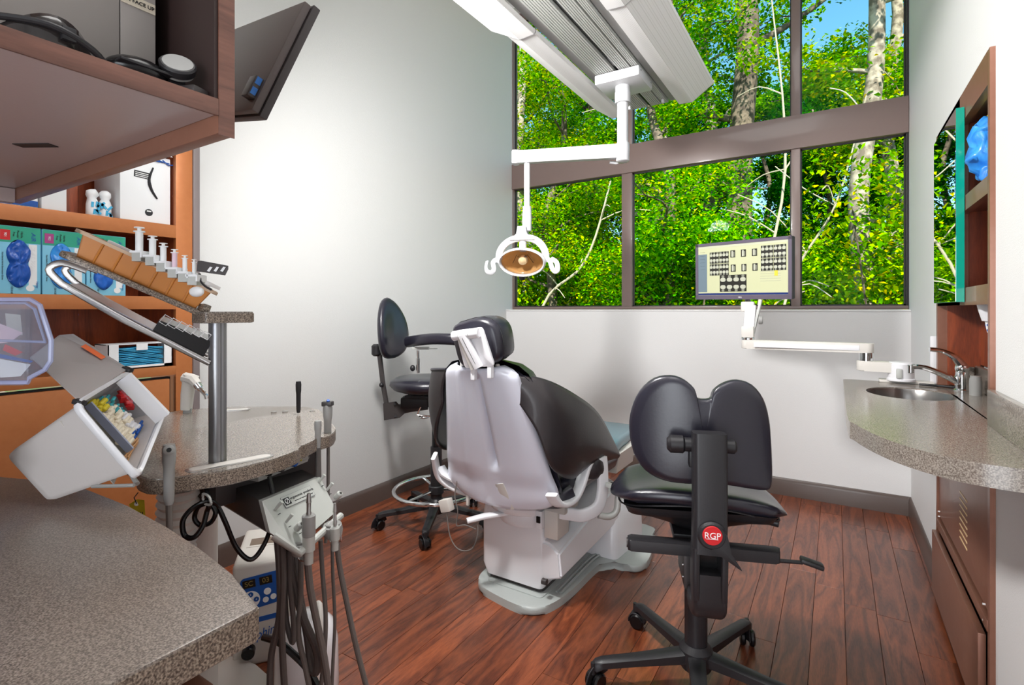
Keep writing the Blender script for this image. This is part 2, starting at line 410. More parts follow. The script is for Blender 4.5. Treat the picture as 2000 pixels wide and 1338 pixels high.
# ------------------------------------------------------------------ right cabinet
XC = .353
cb = thing('wall_cabinet', 'tall copper laminate cabinet with open niches recessed in the right wall, beside the sink', 'cabinet', (XC, 2.3, 0))
def part(name, g, m, par, **kw): return obj(name, g, m, par, **kw)
XB = .495   # niche back
g = G(); t = .022
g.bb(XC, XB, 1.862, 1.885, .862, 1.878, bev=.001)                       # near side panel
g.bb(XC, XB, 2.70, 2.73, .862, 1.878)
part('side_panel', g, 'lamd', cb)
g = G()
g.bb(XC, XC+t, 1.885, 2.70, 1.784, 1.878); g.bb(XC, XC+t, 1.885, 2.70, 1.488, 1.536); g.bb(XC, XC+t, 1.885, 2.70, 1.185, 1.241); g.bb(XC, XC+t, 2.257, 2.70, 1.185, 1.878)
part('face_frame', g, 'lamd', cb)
part('back_panel', G().bb(XB-.012, XB-.002, 1.885, 2.70, .955, 1.86), 'cabwood', cb)
g = G()
g.bb(XC+t, XB-.012, 1.885, 2.70, 1.50, 1.53); g.bb(XC+t, XB-.012, 1.885, 2.70, 1.20, 1.235); g.bb(XC+t, XB-.012, 1.885, 2.70, 1.80, 1.86)
part('shelf', g, 'lamd', cb)
part('side_lining', G().bb(XC+.03, XB-.012, 2.687, 2.699, .87, 1.2), 'cabwood', cb)
part('side_lining', G().bb(XC+t, XB-.012, 2.30, 2.32, 1.235, 1.80), 'cabwood', cb)
# lower cabinet under the counter
lc = thing('sink_cabinet', 'copper laminate sink cabinet with slotted vent and lower doors under the right counter', 'cabinet', (XC, 2.3, 0))
part('side_panel', G().bb(XC, XR+.13, 1.862, 1.885, 0, .815), 'lamd', lc)
part('side_panel', G().bb(XC, XR+.13, 2.715, 2.735, 0, .815), 'lamd', lc)
part('upper_panel', G().bb(XC+.006, XC+.022, 1.885, 2.715, .335, .815, bev=.001), 'lamd', lc)
part('reveal', G().bb(XC+.02, XC+.03, 1.885, 2.715, .1, .815), 'dark', lc)
part('lower_door', G().bb(XC-.018, XC, 1.90, 2.70, .03, .275, bev=.003), 'lamd', lc)
part('rail', G().bb(XC-.002, XC+.014, 1.885, 2.715, .29, .322, bev=.002), 'lamd', lc)
part('toe_kick', G().bb(XC+.03, XC+.05, 1.885, 2.715, 0, .1), 'dark', lc)
for k in range(8):
    part('vent_slot', G().box((.002, .115, .006), (XC+.0055, 2.235, .40+k*.022), bev=.001), mat('slot_light', c(232,200,150), .4), lc)
for y, z in ((1.93, .30), (1.93, .345), (2.67, .34), (2.67, .36)):
    part('screw', G().cyl(.0028, (XC-.0025, y, z), (XC+.004, y, z), n=10), 'inkw', lc)
# counter with oval sink cut-out
CT, CB_ = .861, .815
edge = [(.03,2.72),(.03,2.55),(.03,1.80),(.045,1.68),(.085,1.56),(.135,1.47),(.20,1.405),(.27,1.378),(XR,1.372)]
def bspl(pts, k=4): return [(v.x, v.y) for v in crom([(a, b, 0) for a, b in pts], k)]
front = [(.06,2.745),(.038,2.735)] + bspl(edge)
SX, SY, RX_, RY_ = .235, 2.40, .135, .165
NS = 32
top_poly = [(XR-.0005,2.745)] + front
g = G(); b = g.b
# outer and inner loops bridged by triangles
def slab(g, outer, inner, z0, z1):
    b = g.b
    for z in (z0, z1):
        vo = [b.verts.new((x, y, z)) for x, y in outer]; vi = [b.verts.new((x, y, z)) for x, y in inner]
        es = [b.edges.new((vo[i], vo[(i+1)%len(vo)])) for i in range(len(vo))] + [b.edges.new((vi[i], vi[(i+1)%len(vi)])) for i in range(len(vi))]
        bmesh.ops.triangle_fill(b, use_beauty=True, use_dissolve=False, edges=es)
        if z == z0: a_o, a_i = vo, vi
    for A, B_ in ((a_o, vo), (a_i, vi)):
        for i in range(len(A)): b.faces.new((A[i], A[(i+1)%len(A)], B_[(i+1)%len(A)], B_[i]))
inner = [(SX+RX_*math.cos(a*2*math.pi/NS), SY+RY_*math.sin(a*2*math.pi/NS)) for a in range(NS)]
slab(g, top_poly, inner, CB_, CT)
ct = root('sink_counter', g, 'counterr', 'grey speckled laminate counter with rounded end along the right wall', 'counter', (.2, 2.1, CB_), sharp=25)
part('niche_ledge', G().bb(XR-.0015, XB-.014, 1.886, 2.698, CB_+.03, CT), 'counterr', cb)
def bsp(name, g, p=None): return part(name, g, 'counterr', p or ct)
bsp('backsplash', G().bb(XR-.018, XR-.001, 1.373, 1.86, CT, CT+.095, bev=.003))
bsp('backsplash', G().bb(XB-.03, XB-.015, 1.90, 2.684, CT, CT+.09, bev=.003), cb)
bsp('backsplash', G().bb(XC+.07, XB-.032, 2.672, 2.686, CT, CT+.085, bev=.003), cb)
part('support_bracket', G().bb(.20, .345, 1.74, 1.80, CB_-.03, CB_, bev=.004), 'lgrey', ct)
sk = thing('sink', 'oval stainless steel basin sunk in the right counter', 'sink', (SX, SY, CT-.15))
g = G(); prof = [(1.0, .0), (.985, -.006), (.95, -.03), (.9, -.08), (.78, -.125), (.5, -.142), (.12, -.146)]
g.rings([[Vector((SX+RX_*q*math.cos(a*2*math.pi/48), SY+RY_*q*math.sin(a*2*math.pi/48), CT-.004+z)) for a in range(48)] for q, z in prof], cap=False)
bmesh.ops.solidify(g.b, geom=g.b.faces[:], thickness=-.002)
part('bowl', g, 'steel', sk)
part('drain', G().lathe([(.022, 0), (.022, .004), (.014, .005), (.012, .001)], p=(SX, SY, CT-.152)), 'chrome', sk)
# faucet
FX, FY = .41, 2.58
fc = thing('faucet', 'chrome single lever faucet behind the right basin', 'faucet', (FX, FY, CT))
part('body', G().lathe([(.026,0),(.026,.004),(.022,.008),(.022,.05),(.020,.07),(.016,.082)], p=(FX,FY,CT)), 'chrome', fc)
part('spout', G().tube([(FX-.005,FY,CT+.03),(FX-.06,FY-.01,CT+.06),(FX-.12,FY-.02,CT+.085),(FX-.155,FY-.025,CT+.085)], [.014,.011,.01,.01], smooth=5), 'chrome', fc)
part('aerator', G().cyl(.011, (FX-.158,FY-.025,CT+.092), (FX-.158,FY-.025,CT+.06), bev=.002), 'chrome', fc)
part('lever', G().tube([(FX+.005,FY,CT+.085),(FX-.02,FY-.005,CT+.125),(FX-.06,FY-.01,CT+.15),(FX-.10,FY-.02,CT+.155)], [.02,.013,.008,.009], smooth=5), 'chrome', fc)
part('lever_hub', G().sph(.022, (FX,FY,CT+.085), (1,1,1.1)), 'chrome', fc)
root('side_spray', G().lathe([(.018,0),(.018,.05),(.015,.07)], p=(.43,2.47,CT)), 'grey', 'short grey cylinder beside the chrome faucet', 'dispenser', (.43,2.47,CT))
# mirror
mr = thing('mirror', 'tall frameless mirror with green glass edge hung on the right cabinet, reflecting trees', 'mirror', (XC-.02, 2.37, 1.195))
part('glass_body', G().bb(.330, XC-.002, 2.17, 2.60, 1.195, 1.819), 'mirredge', mr, flat=True)
part('silvered_face', G().bb(.3285, .3299, 2.172, 2.598, 1.197, 1.817), 'mirror', mr, flat=True)
# glove box in top niche
gb = thing('glove_box', 'teal glove box with blue gloves hanging out, in the top right niche', 'box', (.43, 2.08, 1.536))
part('carton', G().bb(.40, .478, 1.93, 2.17, 1.536, 1.77, bev=.002), 'boxsky', gb)
part('end_band', G().bb(.399, .479, 2.171, 2.20, 1.536, 1.77), 'boxteal', gb)
part('stripe', G().bb(.3975, .3995, 2.08, 2.17, 1.70, 1.77), 'yellow', gb)
def blob(g, pts, rad, seed=1, amp=.3, f=30, n=12):
    P = crom(pts, 5); k = len(P)
    rs = [rad*(.35+.65*math.sin(math.pi*min(1,max(0,(i+.6)/k)))**.5) for i in range(k)]
    base = len(g.b.verts); g.tube(P, 1, n) if False else g.sweep(P, [(math.cos(a*2*math.pi/n), math.sin(a*2*math.pi/n)) for a in range(n)], (0,0,1), False, rs)
    g.b.verts.ensure_lookup_table()
    for v in g.b.verts[base:]:
        v.co += mnoise.noise_vector(v.co*f + Vector((seed,)*3))*rad*amp
    return g
g = G(); blob(g, [(.395,2.03,1.72),(.380,2.02,1.68),(.372,2.01,1.62),(.378,2.00,1.56)], .038, 2, .75, 34, 26)
blob(g, [(.388,2.04,1.66),(.374,2.07,1.635),(.370,2.10,1.61),(.372,2.135,1.60)], .017, 3, .5, 60, 16); blob(g, [(.385,2.0,1.62),(.374,2.04,1.585),(.372,2.075,1.565)], .015, 5, .5, 60, 16); blob(g, [(.385,2.0,1.60),(.374,2.0,1.57),(.372,2.01,1.545)], .016, 7, .5, 60, 16)
part('glove', g, 'glovebl', gb, sharp=180)
# cup dispenser under shelf
cu = thing('cup_dispenser', 'white holder with patterned paper cup hanging under the right cabinet shelf', 'dispenser', (.42, 2.12, 1.12))
part('holder', G().lathe([(.036,0),(.044,.03),(.05,.06),(.05,.0645)], p=(.42,2.12,1.135), n=28), 'white', cu)
cupo = part('paper_cup', G().lathe([(.024,0),(.031,.045),(.033,.05)], p=(.42,2.12,1.10), n=24), 'paper', cu)
g = G(); rn = random.Random(2)
for k in range(12):
    a = R(150+rn.random()*150); z = rn.random()*.022+.004; r_ = .0245+z*.15
    p = Vector((.42+r_*math.cos(a), 2.12+r_*math.sin(a), 1.10+z)); n_ = Vector((math.cos(a), math.sin(a), 0))
    g.cyl(.003+rn.random()*.002, p-n_*.001, p+n_*.0004, n=7)
part('printed_dots', g, 'inkb', cupo)
# white switch strip at cabinet edge
root('hand_towel_rail', G().bb(.335, XR, 2.745, 2.77, .862, 1.06, bev=.006), 'white', 'narrow white vertical bracket on the wall beside the sink cabinet', 'bracket', (.35, 2.757, .862))
# ------------------------------------------------------------------ woods outside the window
def leafmat(name, cols, trans=.45):
    m = bpy.data.materials.new(name); m.use_nodes = True; N, L = nodes(m); N.remove(N['Principled BSDF'])
    ge = N.new('ShaderNodeNewGeometry'); r = N.new('ShaderNodeValToRGB'); e = r.color_ramp.elements
    r.color_ramp.interpolation = 'LINEAR'
    e[0].position = 0; e[0].color = (*cols[0], 1); e[1].position = 1; e[1].color = (*cols[-1], 1)
    for i, q in enumerate(cols[1:-1]): x = e.new((i+1)/(len(cols)-1)); x.color = (*q, 1)
    L.new(ge.outputs['Random Per Island'], r.inputs[0])
    oi = N.new('ShaderNodeObjectInfo'); mr = N.new('ShaderNodeMapRange'); mr.inputs[3].default_value = .475; mr.inputs[4].default_value = .515
    L.new(oi.outputs['Random'], mr.inputs[0])
    h = N.new('ShaderNodeHueSaturation'); h.inputs['Saturation'].default_value = 1.12; L.new(mr.outputs[0], h.inputs['Hue']); L.new(r.outputs[0], h.inputs['Color'])
    d = N.new('ShaderNodeBsdfDiffuse'); t = N.new('ShaderNodeBsdfTranslucent'); mx = N.new('ShaderNodeMixShader'); mx.inputs[0].default_value = trans
    L.new(h.outputs[0], d.inputs[0]); L.new(h.outputs[0], t.inputs[0]); L.new(d.outputs[0], mx.inputs[1]); L.new(t.outputs[0], mx.inputs[2])
    L.new(mx.outputs[0], N['Material Output'].inputs[0]); MATS[name] = m; return m
M['leaf'] = leafmat('leaf_green', [c(20,84,14), c(58,150,20), c(96,186,24), c(130,206,36), c(176,214,60)])
M['leafy'] = leafmat('leaf_yellow_green', [c(40,104,16), c(84,156,24), c(122,188,34), c(168,206,48), c(210,190,60)])
M['leafd'] = leafmat('leaf_deep_green', [c(12,60,16), c(30,104,24), c(54,140,34), c(90,170,40)])
M['bark'] = mat('pale_bark', c(168,158,142), .85, var=(9, .12, c(98,88,76)), bump=(30, 1.))
M['barkd'] = mat('brown_bark', c(120,106,92), .85, var=(9, .12, c(70,60,52)), bump=(30, 1.))
M['twig'] = mat('bare_branch', c(170,160,140), .85)
M['soil'] = mat('leaf_litter', c(62,84,36), .9, var=(3, .15, c(96,80,50)))
struct('ground', G().bb(-34, 16, 4.3, 46, -.9, -.8), 'soil')
def leaves(centers, rad, per, size, rn, squash=.75):
    V = []; F = []
    for cx, cy, cz in centers:
        rr = rad*(.6+.7*rn.random())
        for k in range(per):
            while True:
                x, y, z = rn.uniform(-1,1), rn.uniform(-1,1), rn.uniform(-1,1)
                q = x*x+y*y+z*z
                if q < 1: break
            s = size*(.6+.8*rn.random())
            px, py, pz = cx+x*rr, cy+y*rr, cz+z*rr*squash
            a = rn.random()*6.283; tl = rn.uniform(-.9, .5)
            dx, dy, dz = math.cos(a)*math.cos(tl), math.sin(a)*math.cos(tl), math.sin(tl)
            b = rn.random()*6.283
            sx, sy, sz = -math.sin(a), math.cos(a), rn.uniform(-.8,.8)
            i = len(V)
            V += [(px-dx*s*.5, py-dy*s*.5, pz-dz*s*.5), (px+sx*s*.36, py+sy*s*.36, pz+sz*s*.36+.1*s), (px+dx*s*.6, py+dy*s*.6, pz+dz*s*.6), (px-sx*s*.36, py-sy*s*.36, pz-sz*s*.36+.1*s)]
            F.append((i, i+1, i+2, i+3))
    me = bpy.data.meshes.new('foliage'); me.from_pydata(V, [], F); return me
def treemesh(h, seed, nb=16, spread=2.2, r0=.17, per=300, size=.13, crown=(.18, 1.0), crad=.55, lean=.4, twigs=0):
    rn = random.Random(seed); g = G()
    tp = [Vector((0,0,0))]
    for i in range(1, 7): tp.append(Vector((rn.uniform(-1,1)*lean*i/6, rn.uniform(-1,1)*lean*i/6, h*i/6)))
    tp = crom(tp, 4); g.tube(tp, [r0, r0*.85, r0*.6, r0*.2], 9)
    cs = []; bw = G()
    for k in range(nb):
        f = crown[0]+(crown[1]-crown[0])*(k+rn.random())/nb; p = tp[min(len(tp)-1, int(f*(len(tp)-1)))]
        a = rn.random()*6.283; L_ = spread*(.5+.7*rn.random())*(1.15-.6*f)
        d = Vector((math.cos(a), math.sin(a), rn.uniform(.1,.7)))
        pts = [p, p+d*L_*.4+Vector((0,0,rn.uniform(-.1,.2))), p+d*L_*.75+Vector((rn.uniform(-.2,.2),rn.uniform(-.2,.2),rn.uniform(0,.3))), p+d*L_]
        bw.tube(crom(pts, 3), [r0*.35*(1.1-f*.6), .012], 5)
        for q in (.45, .75, 1.0):
            cs.append(tuple(p+d*L_*q+Vector((rn.uniform(-.3,.3), rn.uniform(-.3,.3), rn.uniform(-.2,.3)))))
            e = p+d*L_*q
            e2 = e+Vector((rn.uniform(-.7,.7), rn.uniform(-.7,.7), rn.uniform(-.1,.6))); bw.tube([e-d*.1, (e+e2)/2+Vector((0,0,.05)), e2], [.014, .006], 4)
            cs.append(tuple(e2))
    return g, bw, leaves(cs, crad, per, size, rn)
PROTO = []
def proto(args, bark, leaf):
    g, bw, lm = treemesh(**args)
    me = []
    for gg, mm, nm in ((g, bark, 'trunk'), (bw, bark, 'branches')):
        bmesh.ops.recalc_face_normals(gg.b, faces=gg.b.faces); m_ = bpy.data.meshes.new(nm); gg.b.to_mesh(m_); gg.b.free(); m_.materials.append(M[mm]); m_.shade_smooth(); me.append(m_)
    lm.materials.append(M[leaf]); me.append(lm); return me
PR = [proto(dict(h=13, seed=1, r0=.2, nb=12, per=260, size=.068, crad=.5), 'bark', 'leaf'),
      proto(dict(h=11, seed=2, r0=.15, nb=13, per=290, size=.066, crad=.5, crown=(.08, 1.)), 'bark', 'leafy'),
      proto(dict(h=14, seed=3, r0=.24, nb=11, per=260, size=.07, crad=.5, crown=(.35, 1.), spread=2.4), 'barkd', 'leaf'),
      proto(dict(h=9, seed=4, r0=.12, nb=16, per=330, size=.06, crown=(.08, 1.), spread=1.9), 'barkd', 'leafy'),
      proto(dict(h=12, seed=5, r0=.16, nb=20, per=420, size=.11, crown=(.05, 1.), spread=2.8, crad=.75), 'barkd', 'leafd')]
def tree(p, x, y, s, rz, label, cat='tree', group=None, name='tree', z=-.85):
    t = thing(name, label, cat, (x, y, z), rz, group); t.scale = (s, s, s)
    for nm, me in zip(('trunk', 'branches', 'foliage'), PR[p]):
        o = link(nm, me, t)
        if nm != 'trunk': o['kind'] = 'stuff'
    return t
tree(2, -1.35, 9.6, 1.0, 20, 'thick pale grey trunk with few low leaves, seen through the right-hand panes')
tree(0, -3.1, 10.6, 1.0, 100, 'tall straight trunk in green leaves behind the wall monitor')
tree(1, .35, 8.4, .95, 10, 'yellow-green leafy tree filling the far right pane')
tree(1, -5.4, 9.2, .95, 200, 'yellow-green tree behind the operating lamp in the left pane')
tree(0, -6.9, 11.2, 1.0, 60, 'green tree at the left edge of the window beside the wall')
tree(3, -2.3, 8.2, .9, 130, 'small bright green tree just left of the right mullion')
tree(3, -4.2, 8.1, .8, 30, 'small tree with yellow tips in the middle pane beside the narrow mullion')
for i, (p, x, y, s, rz) in enumerate([(4,-10.5,15,.62,0),(4,-7.6,16,.66,70),(4,-4.6,15.5,.6,140),(4,-1.7,16.2,.68,210),(4,1.4,15,.62,280),(4,-9.2,14,.55,20),(4,-6.1,14.2,.58,170),(4,-3.1,14.4,.55,100),(4,-.2,14,.56,220),(0,-9,13.2,1,33),(2,-5.9,13.6,1,190),(1,.9,12.3,1.05,77),(0,-2.6,13.4,1.0,150),(4,-13.5,17,.7,10),(4,4.3,15.5,.7,30),(2,2.6,11.5,1,60),(1,-12,13,1.1,0)]):
    tree(p, x, y, s, rz, 'leafy background tree farther back in the woods behind the nearer trunks', group='trees farther back in the woods')
# undergrowth
rn = random.Random(9)
for k, lf in enumerate(('leafy', 'leaf', 'leafd')):
    cs = [(rn.uniform(-.9,.9), rn.uniform(-.6,.6), .3+rn.random()*2.2*(1-.3*abs(rn.uniform(-1,1)))) for _ in range(22)]
    lm = leaves(cs, .5, 620, .052, rn); lm.materials.append(M[lf])
    g = G()
    for q in range(7):
        e = rn.choice(cs); g.tube(crom([(0,0,0), (e[0]*.4, e[1]*.4, e[2]*.5), e], 3), [.02,.006], 5)
    bmesh.ops.recalc_face_normals(g.b, faces=g.b.faces); sm = bpy.data.meshes.new('stems'); g.b.to_mesh(sm); g.b.free(); sm.materials.append(M['barkd'])
    PR.append([sm, lm])
def shrub(k, x, y, s, rz, sz=1.):
    t = thing('shrub', 'leafy shrub in the undergrowth between the tree trunks outside', 'shrub', (x, y, -.85), rz, 'shrubs in the undergrowth outside'); t.scale = (s, s, s*sz)
    for nm, me in zip(('stems', 'foliage'), PR[5+k]):
        o = link(nm, me, t); o['kind'] = 'stuff'
for x, y, k in [(-6.6,9.6,1),(-5.9,8.5,0),(-4.9,8.0,0),(-3.7,9.4,1),(-3.1,8.4,0),(-2.4,9.8,2),(-1.8,8.0,1),(-.9,8.6,0),(-.2,9.4,1),(.5,7.8,0),(1.3,9.3,0),(-7.9,10.8,2),(-5.0,10.8,2),(-1.2,11.2,2),(-3.6,11.6,2),(1.1,11,2),(-9.2,12,2),(-6.4,12.2,2),(-4.4,9.2,0),(2.2,9,1),(-8.4,9.6,0)]:
    shrub(k, x, y, 1.1+.25*rn.random(), rn.random()*360, 1.1+.3*rn.random())
for i, (x, y, s, rz) in enumerate([(-13,21,.85,5),(-9,22,.9,50),(-5,21.5,.8,99),(-1,22,.9,150),(3,21,.85,200),(7,22,.9,240),(-17,22,.9,300)]):
    tree(4, x, y, s, rz, 'leafy background tree farther back in the woods behind the nearer trunks', group='trees farther back in the woods')
# pale bare branches that cross in front of the leaves
def bare(pts, r, label):
    g = G(); P = crom(pts, 5); g.tube(P, [r, r*.7, r*.3], 7); rn = random.Random(len(PR)+int(pts[0][0]*100))
    for k in range(9):
        p = P[rn.randrange(3, len(P))]; d = Vector((rn.uniform(-1,1), rn.uniform(-.4,.4), rn.uniform(-.3,1)))*.8
        g.tube(crom([p, p+d*.5+Vector((0,0,rn.uniform(-.1,.15))), p+d], 3), [r*.35, .006], 5)
    root('bare_branch', g, 'twig', label, 'branch', pts[0])
bare([(-4.6,7.6,-.85),(-4.1,7.5,1.2),(-3.3,7.4,1.9),(-2.9,7.4,3.0),(-2.6,7.3,4.2)], .028, 'pale bare branch sweeping diagonally behind the middle lower pane')
bare([(-.9,7.3,-.85),(-.5,7.3,1.4),(.0,7.2,2.4),(.3,7.1,3.6)], .02, 'thin pale branch in front of yellow-green leaves in the right lower pane')
bare([(-6.1,8.2,-.85),(-6.0,8.1,2.2),(-5.6,8.1,3.6),(-5.5,8.0,5.2)], .04, 'pale forked bare trunk in the left lower pane')
bare([(-1.0,7.6,-.85),(-.9,7.6,1.0),(-.55,7.6,3.0),(-.7,7.5,5.2)], .028, 'slim pale stem rising beside the right mullion')
# surveyed point: photo column/row at a measured distance along the view axis -> world point
FV = Vector((-math.sin(R(32)), math.cos(R(32)), 0)); RV = Vector((math.cos(R(32)), math.sin(R(32)), 0))
def pt(px, py, d): return Vector((0,0,1.17)) + (FV + RV*((px-1000)/1010) + Vector((0,0,(605-py)/1010)))*d
def ptz(px, py, z): return pt(px, py, (z-1.17)*1010/(605-py))
# ------------------------------------------------------------------ overhead fixture
AX = -.837
oh = thing('overhead_light', 'long white hanging light fixture with perforated wings and ribbed track near the ceiling', 'light', (AX, 2.0, 2.23))
M['perf'] = None
def perforated():
    m = bpy.data.materials.new('perforated_white'); m.use_nodes = True; N, L = nodes(m); b = N['Principled BSDF']
    tc = N.new('ShaderNodeTexCoord'); w = N.new('ShaderNodeTexVoronoi'); w.inputs['Scale'].default_value = 190; w.inputs['Randomness'].default_value = 0
    L.new(tc.outputs['Object'], w.inputs['Vector']); r = N.new('ShaderNodeValToRGB')
    r.color_ramp.elements[0].position = .22; r.color_ramp.elements[1].position = .34; r.color_ramp.elements[0].color = (*c(205,205,202), 1); r.color_ramp.elements[1].color = (*c(238,238,238), 1)
    L.new(w.outputs['Distance'], r.inputs[0]); L.new(r.outputs[0], b.inputs['Base Color']); b.inputs['Roughness'].default_value = .45
    MATS['perforated_white'] = m; return m
M['perf'] = perforated()
E1 = 2.74
def wing(sgn):
    for y0, y1, w_, dz in ((.6, 1.74, .03, -.004), (1.745, E1, 0, 0)):
        # thin folded sheet: inner lip, flat, ridge, slanted outer panel, returned lip
        P = [(.145,.012),(.15,.0),(.215,-.004),(.318+w_,.068),(.322+w_,.076)]
        Q = [(x+.004, z+.004) for x, z in P]
        sec = [(AX+sgn*x, 2.238+z+dz) for x, z in P] + [(AX+sgn*(x-.003), 2.238+z+dz+.004) for x, z in P[::-1]]
        g = G(); g.rings([[Vector((x, y, z)) for x, z in sec] for y in (y0, y1)])
        o = part('wing_panel', g, 'perf', oh, sharp=20)
        e = G(); e.rings([[Vector((x, y, z)) for x, z in ([(AX+sgn*a, 2.238+b+dz) for a, b in P] + [(AX+sgn*a, 2.25+b+dz) for a, b in P[::-1]])] for y in (y1-.004, y1)])
        part('end_cap', e, 'white', o)
wing(1); wing(-1)
part('housing', G().bb(AX-.145, AX+.145, .6, E1, 2.30, 2.44), 'white', oh)
for s in (-1, 1):
    part('side_channel', G().bb(AX+s*.105, AX+s*.145, .6, E1-.01, 2.262, 2.30), 'grey', oh)
part('slot', G().bb(AX-.008, AX+.008, .6, E1-.005, 2.262, 2.30), 'black', oh)
for x0, x1, nr in ((-.100, -.010, 9), (.010, .064, 6), (.070, .100, 4)):
    g = G(); dx = (x1-x0)/nr
    sec = []
    for k in range(nr): sec += [(AX+x0+k*dx, 2.252), (AX+x0+(k+.72)*dx, 2.252), (AX+x0+(k+.78)*dx, 2.257), (AX+x0+(k+.96)*dx, 2.257)]
    sec += [(AX+x1, 2.252), (AX+x1, 2.30), (AX+x0, 2.30)]
    g.rings([[Vector((x, y, z)) for x, z in sec] for y in (.6, E1-.02)]); part('ribbed_track', g, 'lgrey', oh, flat=True)
for x in (-.09, .085): part('end_stop', G().bb(AX+x-.006, AX+x+.006, 2.66, 2.68, 2.235, 2.252, bev=.002), 'white', oh)
for y in (.9, 2.5):
    for x in (-.1, .1): part('hanger_rod', G().cyl(.006, (AX+x, y, 2.44), (AX+x, y, H0)), 'chrome', oh)
# trolley, post, arm, lamp
ol = thing('operating_lamp', 'white dental operating lamp with oval reflector hanging from the overhead track on a jointed arm', 'lamp', (AX, 2.31, 2.2))
g = G().box((.21, .2, .045), (AX, 2.325, 2.228), bev=.008); part('trolley', g, 'lampw', ol)
for y in (2.25, 2.40): part('trolley_screw', G().cyl(.004, (AX+.104, y, 2.235), (AX+.108, y, 2.235), n=8), 'grey', ol)
part('collar', G().lathe([(.036,0),(.036,.05),(.034,.052),(.034,.08)], p=(AX,2.31,2.128), n=28), 'lampw', ol)
part('drop_post', G().cyl(.0255, (AX,2.31,1.93), (AX,2.31,2.14), n=28), 'lampw', ol)
A0 = Vector((AX, 2.31, 1.905)); A1 = Vector((-1.285, 2.146, 1.905)); ad = (A1-A0).normalized()
part('knuckle', G().lathe([(.022,-.055),(.03,-.05),(.032,.0),(.031,.03),(.027,.036)], p=(AX,2.31,1.91), n=28), 'lampw', ol)
f = Matrix.Translation(A0) @ Matrix.Rotation(math.atan2(ad.y, ad.x), 4, 'Z'); L_ = (A1-A0).length
g = G(); secA = [(-.017,-.04),(.017,-.04),(.022,-.03),(.022,.012),(.017,.02),(-.017,.02),(-.022,.012),(-.022,-.03)]
g.rings([[f @ Vector((x, y, z*(1.08-.1*x/L_)+.012)) for y, z in secA] for x in (.015, L_+.02)])
part('spring_arm', g, 'lampw', ol)
part('arm_seam', G().box((L_-.08, .0012, .0015), (L_/2, -.0228, .0), m=f), 'grey', ol)
part('arm_end_cap', G().box((.035, .052, .07), (L_+.03, 0, .002), m=f, bev=.012), 'lampw', ol)
part('arm_lever', G().tube([f@Vector((-.0,-.03,-.035)), f@Vector((.03,-.035,-.042)), f@Vector((.06,-.03,-.038))], .007), 'lampw', ol)
HX, HY = -1.262, 2.157
part('lower_post', G().cyl(.0145, (HX,HY,1.66), (HX,HY,1.88), n=20), 'lampw', ol)
part('post_sleeve', G().lathe([(.022,0),(.023,.06),(.021,.115),(.0215,.118)], p=(HX,HY,1.55), n=24), 'lampw', ol)
# yoke: flared neck then arch, in the view-facing plane of the head
hd = (RV*.96 - FV*.28).normalized()         # sideways axis of the head
fwd = Vector((-hd.y, hd.x, 0))*-1           # towards the dental chair / viewer
HC = Vector((-1.275, 2.135, 1.415))
def hp(a, u, v=0): return HC + hd*a + Vector((0,0,u)) + fwd*v
g = G(); g.rings([[hp(a*w_, z, v*t_) for a, v in ((-1,-1),(1,-1),(1,1),(-1,1))] for z, w_, t_ in ((.155,.02,.02),(.12,.026,.018),(.105,.042,.015),(.09,.062,.012))])
part('yoke_neck', g, 'lampw', ol, sharp=50)
yk = [(-.118,.0),(-.116,.03),(-.098,.062),(-.06,.09),(0,.102),(.06,.09),(.095,.062),(.112,.03),(.116,.0)]
g = G(); g.sweep(crom([hp(a, u) for a, u in yk], 4), rrect(.012, .034, .004, 2), tuple(fwd)); 
part('yoke_arch', g, 'lampw', ol, sharp=50)
part('tilt_stem', G().cyl(.018, hp(0,.035,-.01), hp(0,.085,-.01), n=18, bev=.004), 'lampw', ol)
# head: elliptical rim, reflector bowl, lens, bulb cover
tl = 28
Hm = Matrix.Translation(HC + Vector((0,0,-.012))) @ Matrix(((hd.x, 0, fwd.x, 0),(hd.y, 0, fwd.y, 0),(0, 1, 0, 0),(0,0,0,1))) @ Matrix.Rotation(R(tl), 4, 'X')
ea, eb = .113, .07
def ell(k, z, n=40, m=Hm, kb=None): kb = k if kb is None else kb; return [m @ Vector((ea*k*math.cos(i*2*math.pi/n), eb*kb*math.sin(i*2*math.pi/n), z)) for i in range(n)]
g = G(); g.rings([ell(1.0,.0), ell(1.04,.006), ell(1.04,.02), ell(.98,.026), ell(.93,.02), ell(.93,.004)], cap=False, closed=True); part('head_rim', g, 'lampw', ol, sharp=60)
g = G(); g.rings([ell(.97,.004), ell(.9,-.02), ell(.7,-.05), ell(.4,-.066), ell(.05,-.07)], cap=False); bmesh.ops.solidify(g.b, geom=g.b.faces[:], thickness=.002)
part('reflector', g, mat('dichroic_reflector', c(236,186,118), .28, coat=.6), ol, sharp=180)
part('front_lens', G().rings([ell(.94,.010), ell(.94,.012)]), 'lens', ol)
part('bulb_cover', G().lathe([(.012,-.05),(.022,-.03),(.024,-.012),(.02,.0),(.008,.006)], m=Hm, n=20), mat('amber_cover', c(250,214,160), .3, coat=.5), ol)
for k in range(3): part('reflector_facet', G().box((.002, .05, .03), (math.cos(.5+k*1.05)*.045, math.sin(.5+k*1.05)*.02, -.02), rz=29+k*60, m=Hm), 'chrome', ol)
part('lower_knob', G().lathe([(.016,0),(.018,.008),(.014,.02),(.006,.021)], m=Hm @ T((-.01,-.072,.005), 90), n=18), 'blackp', ol)
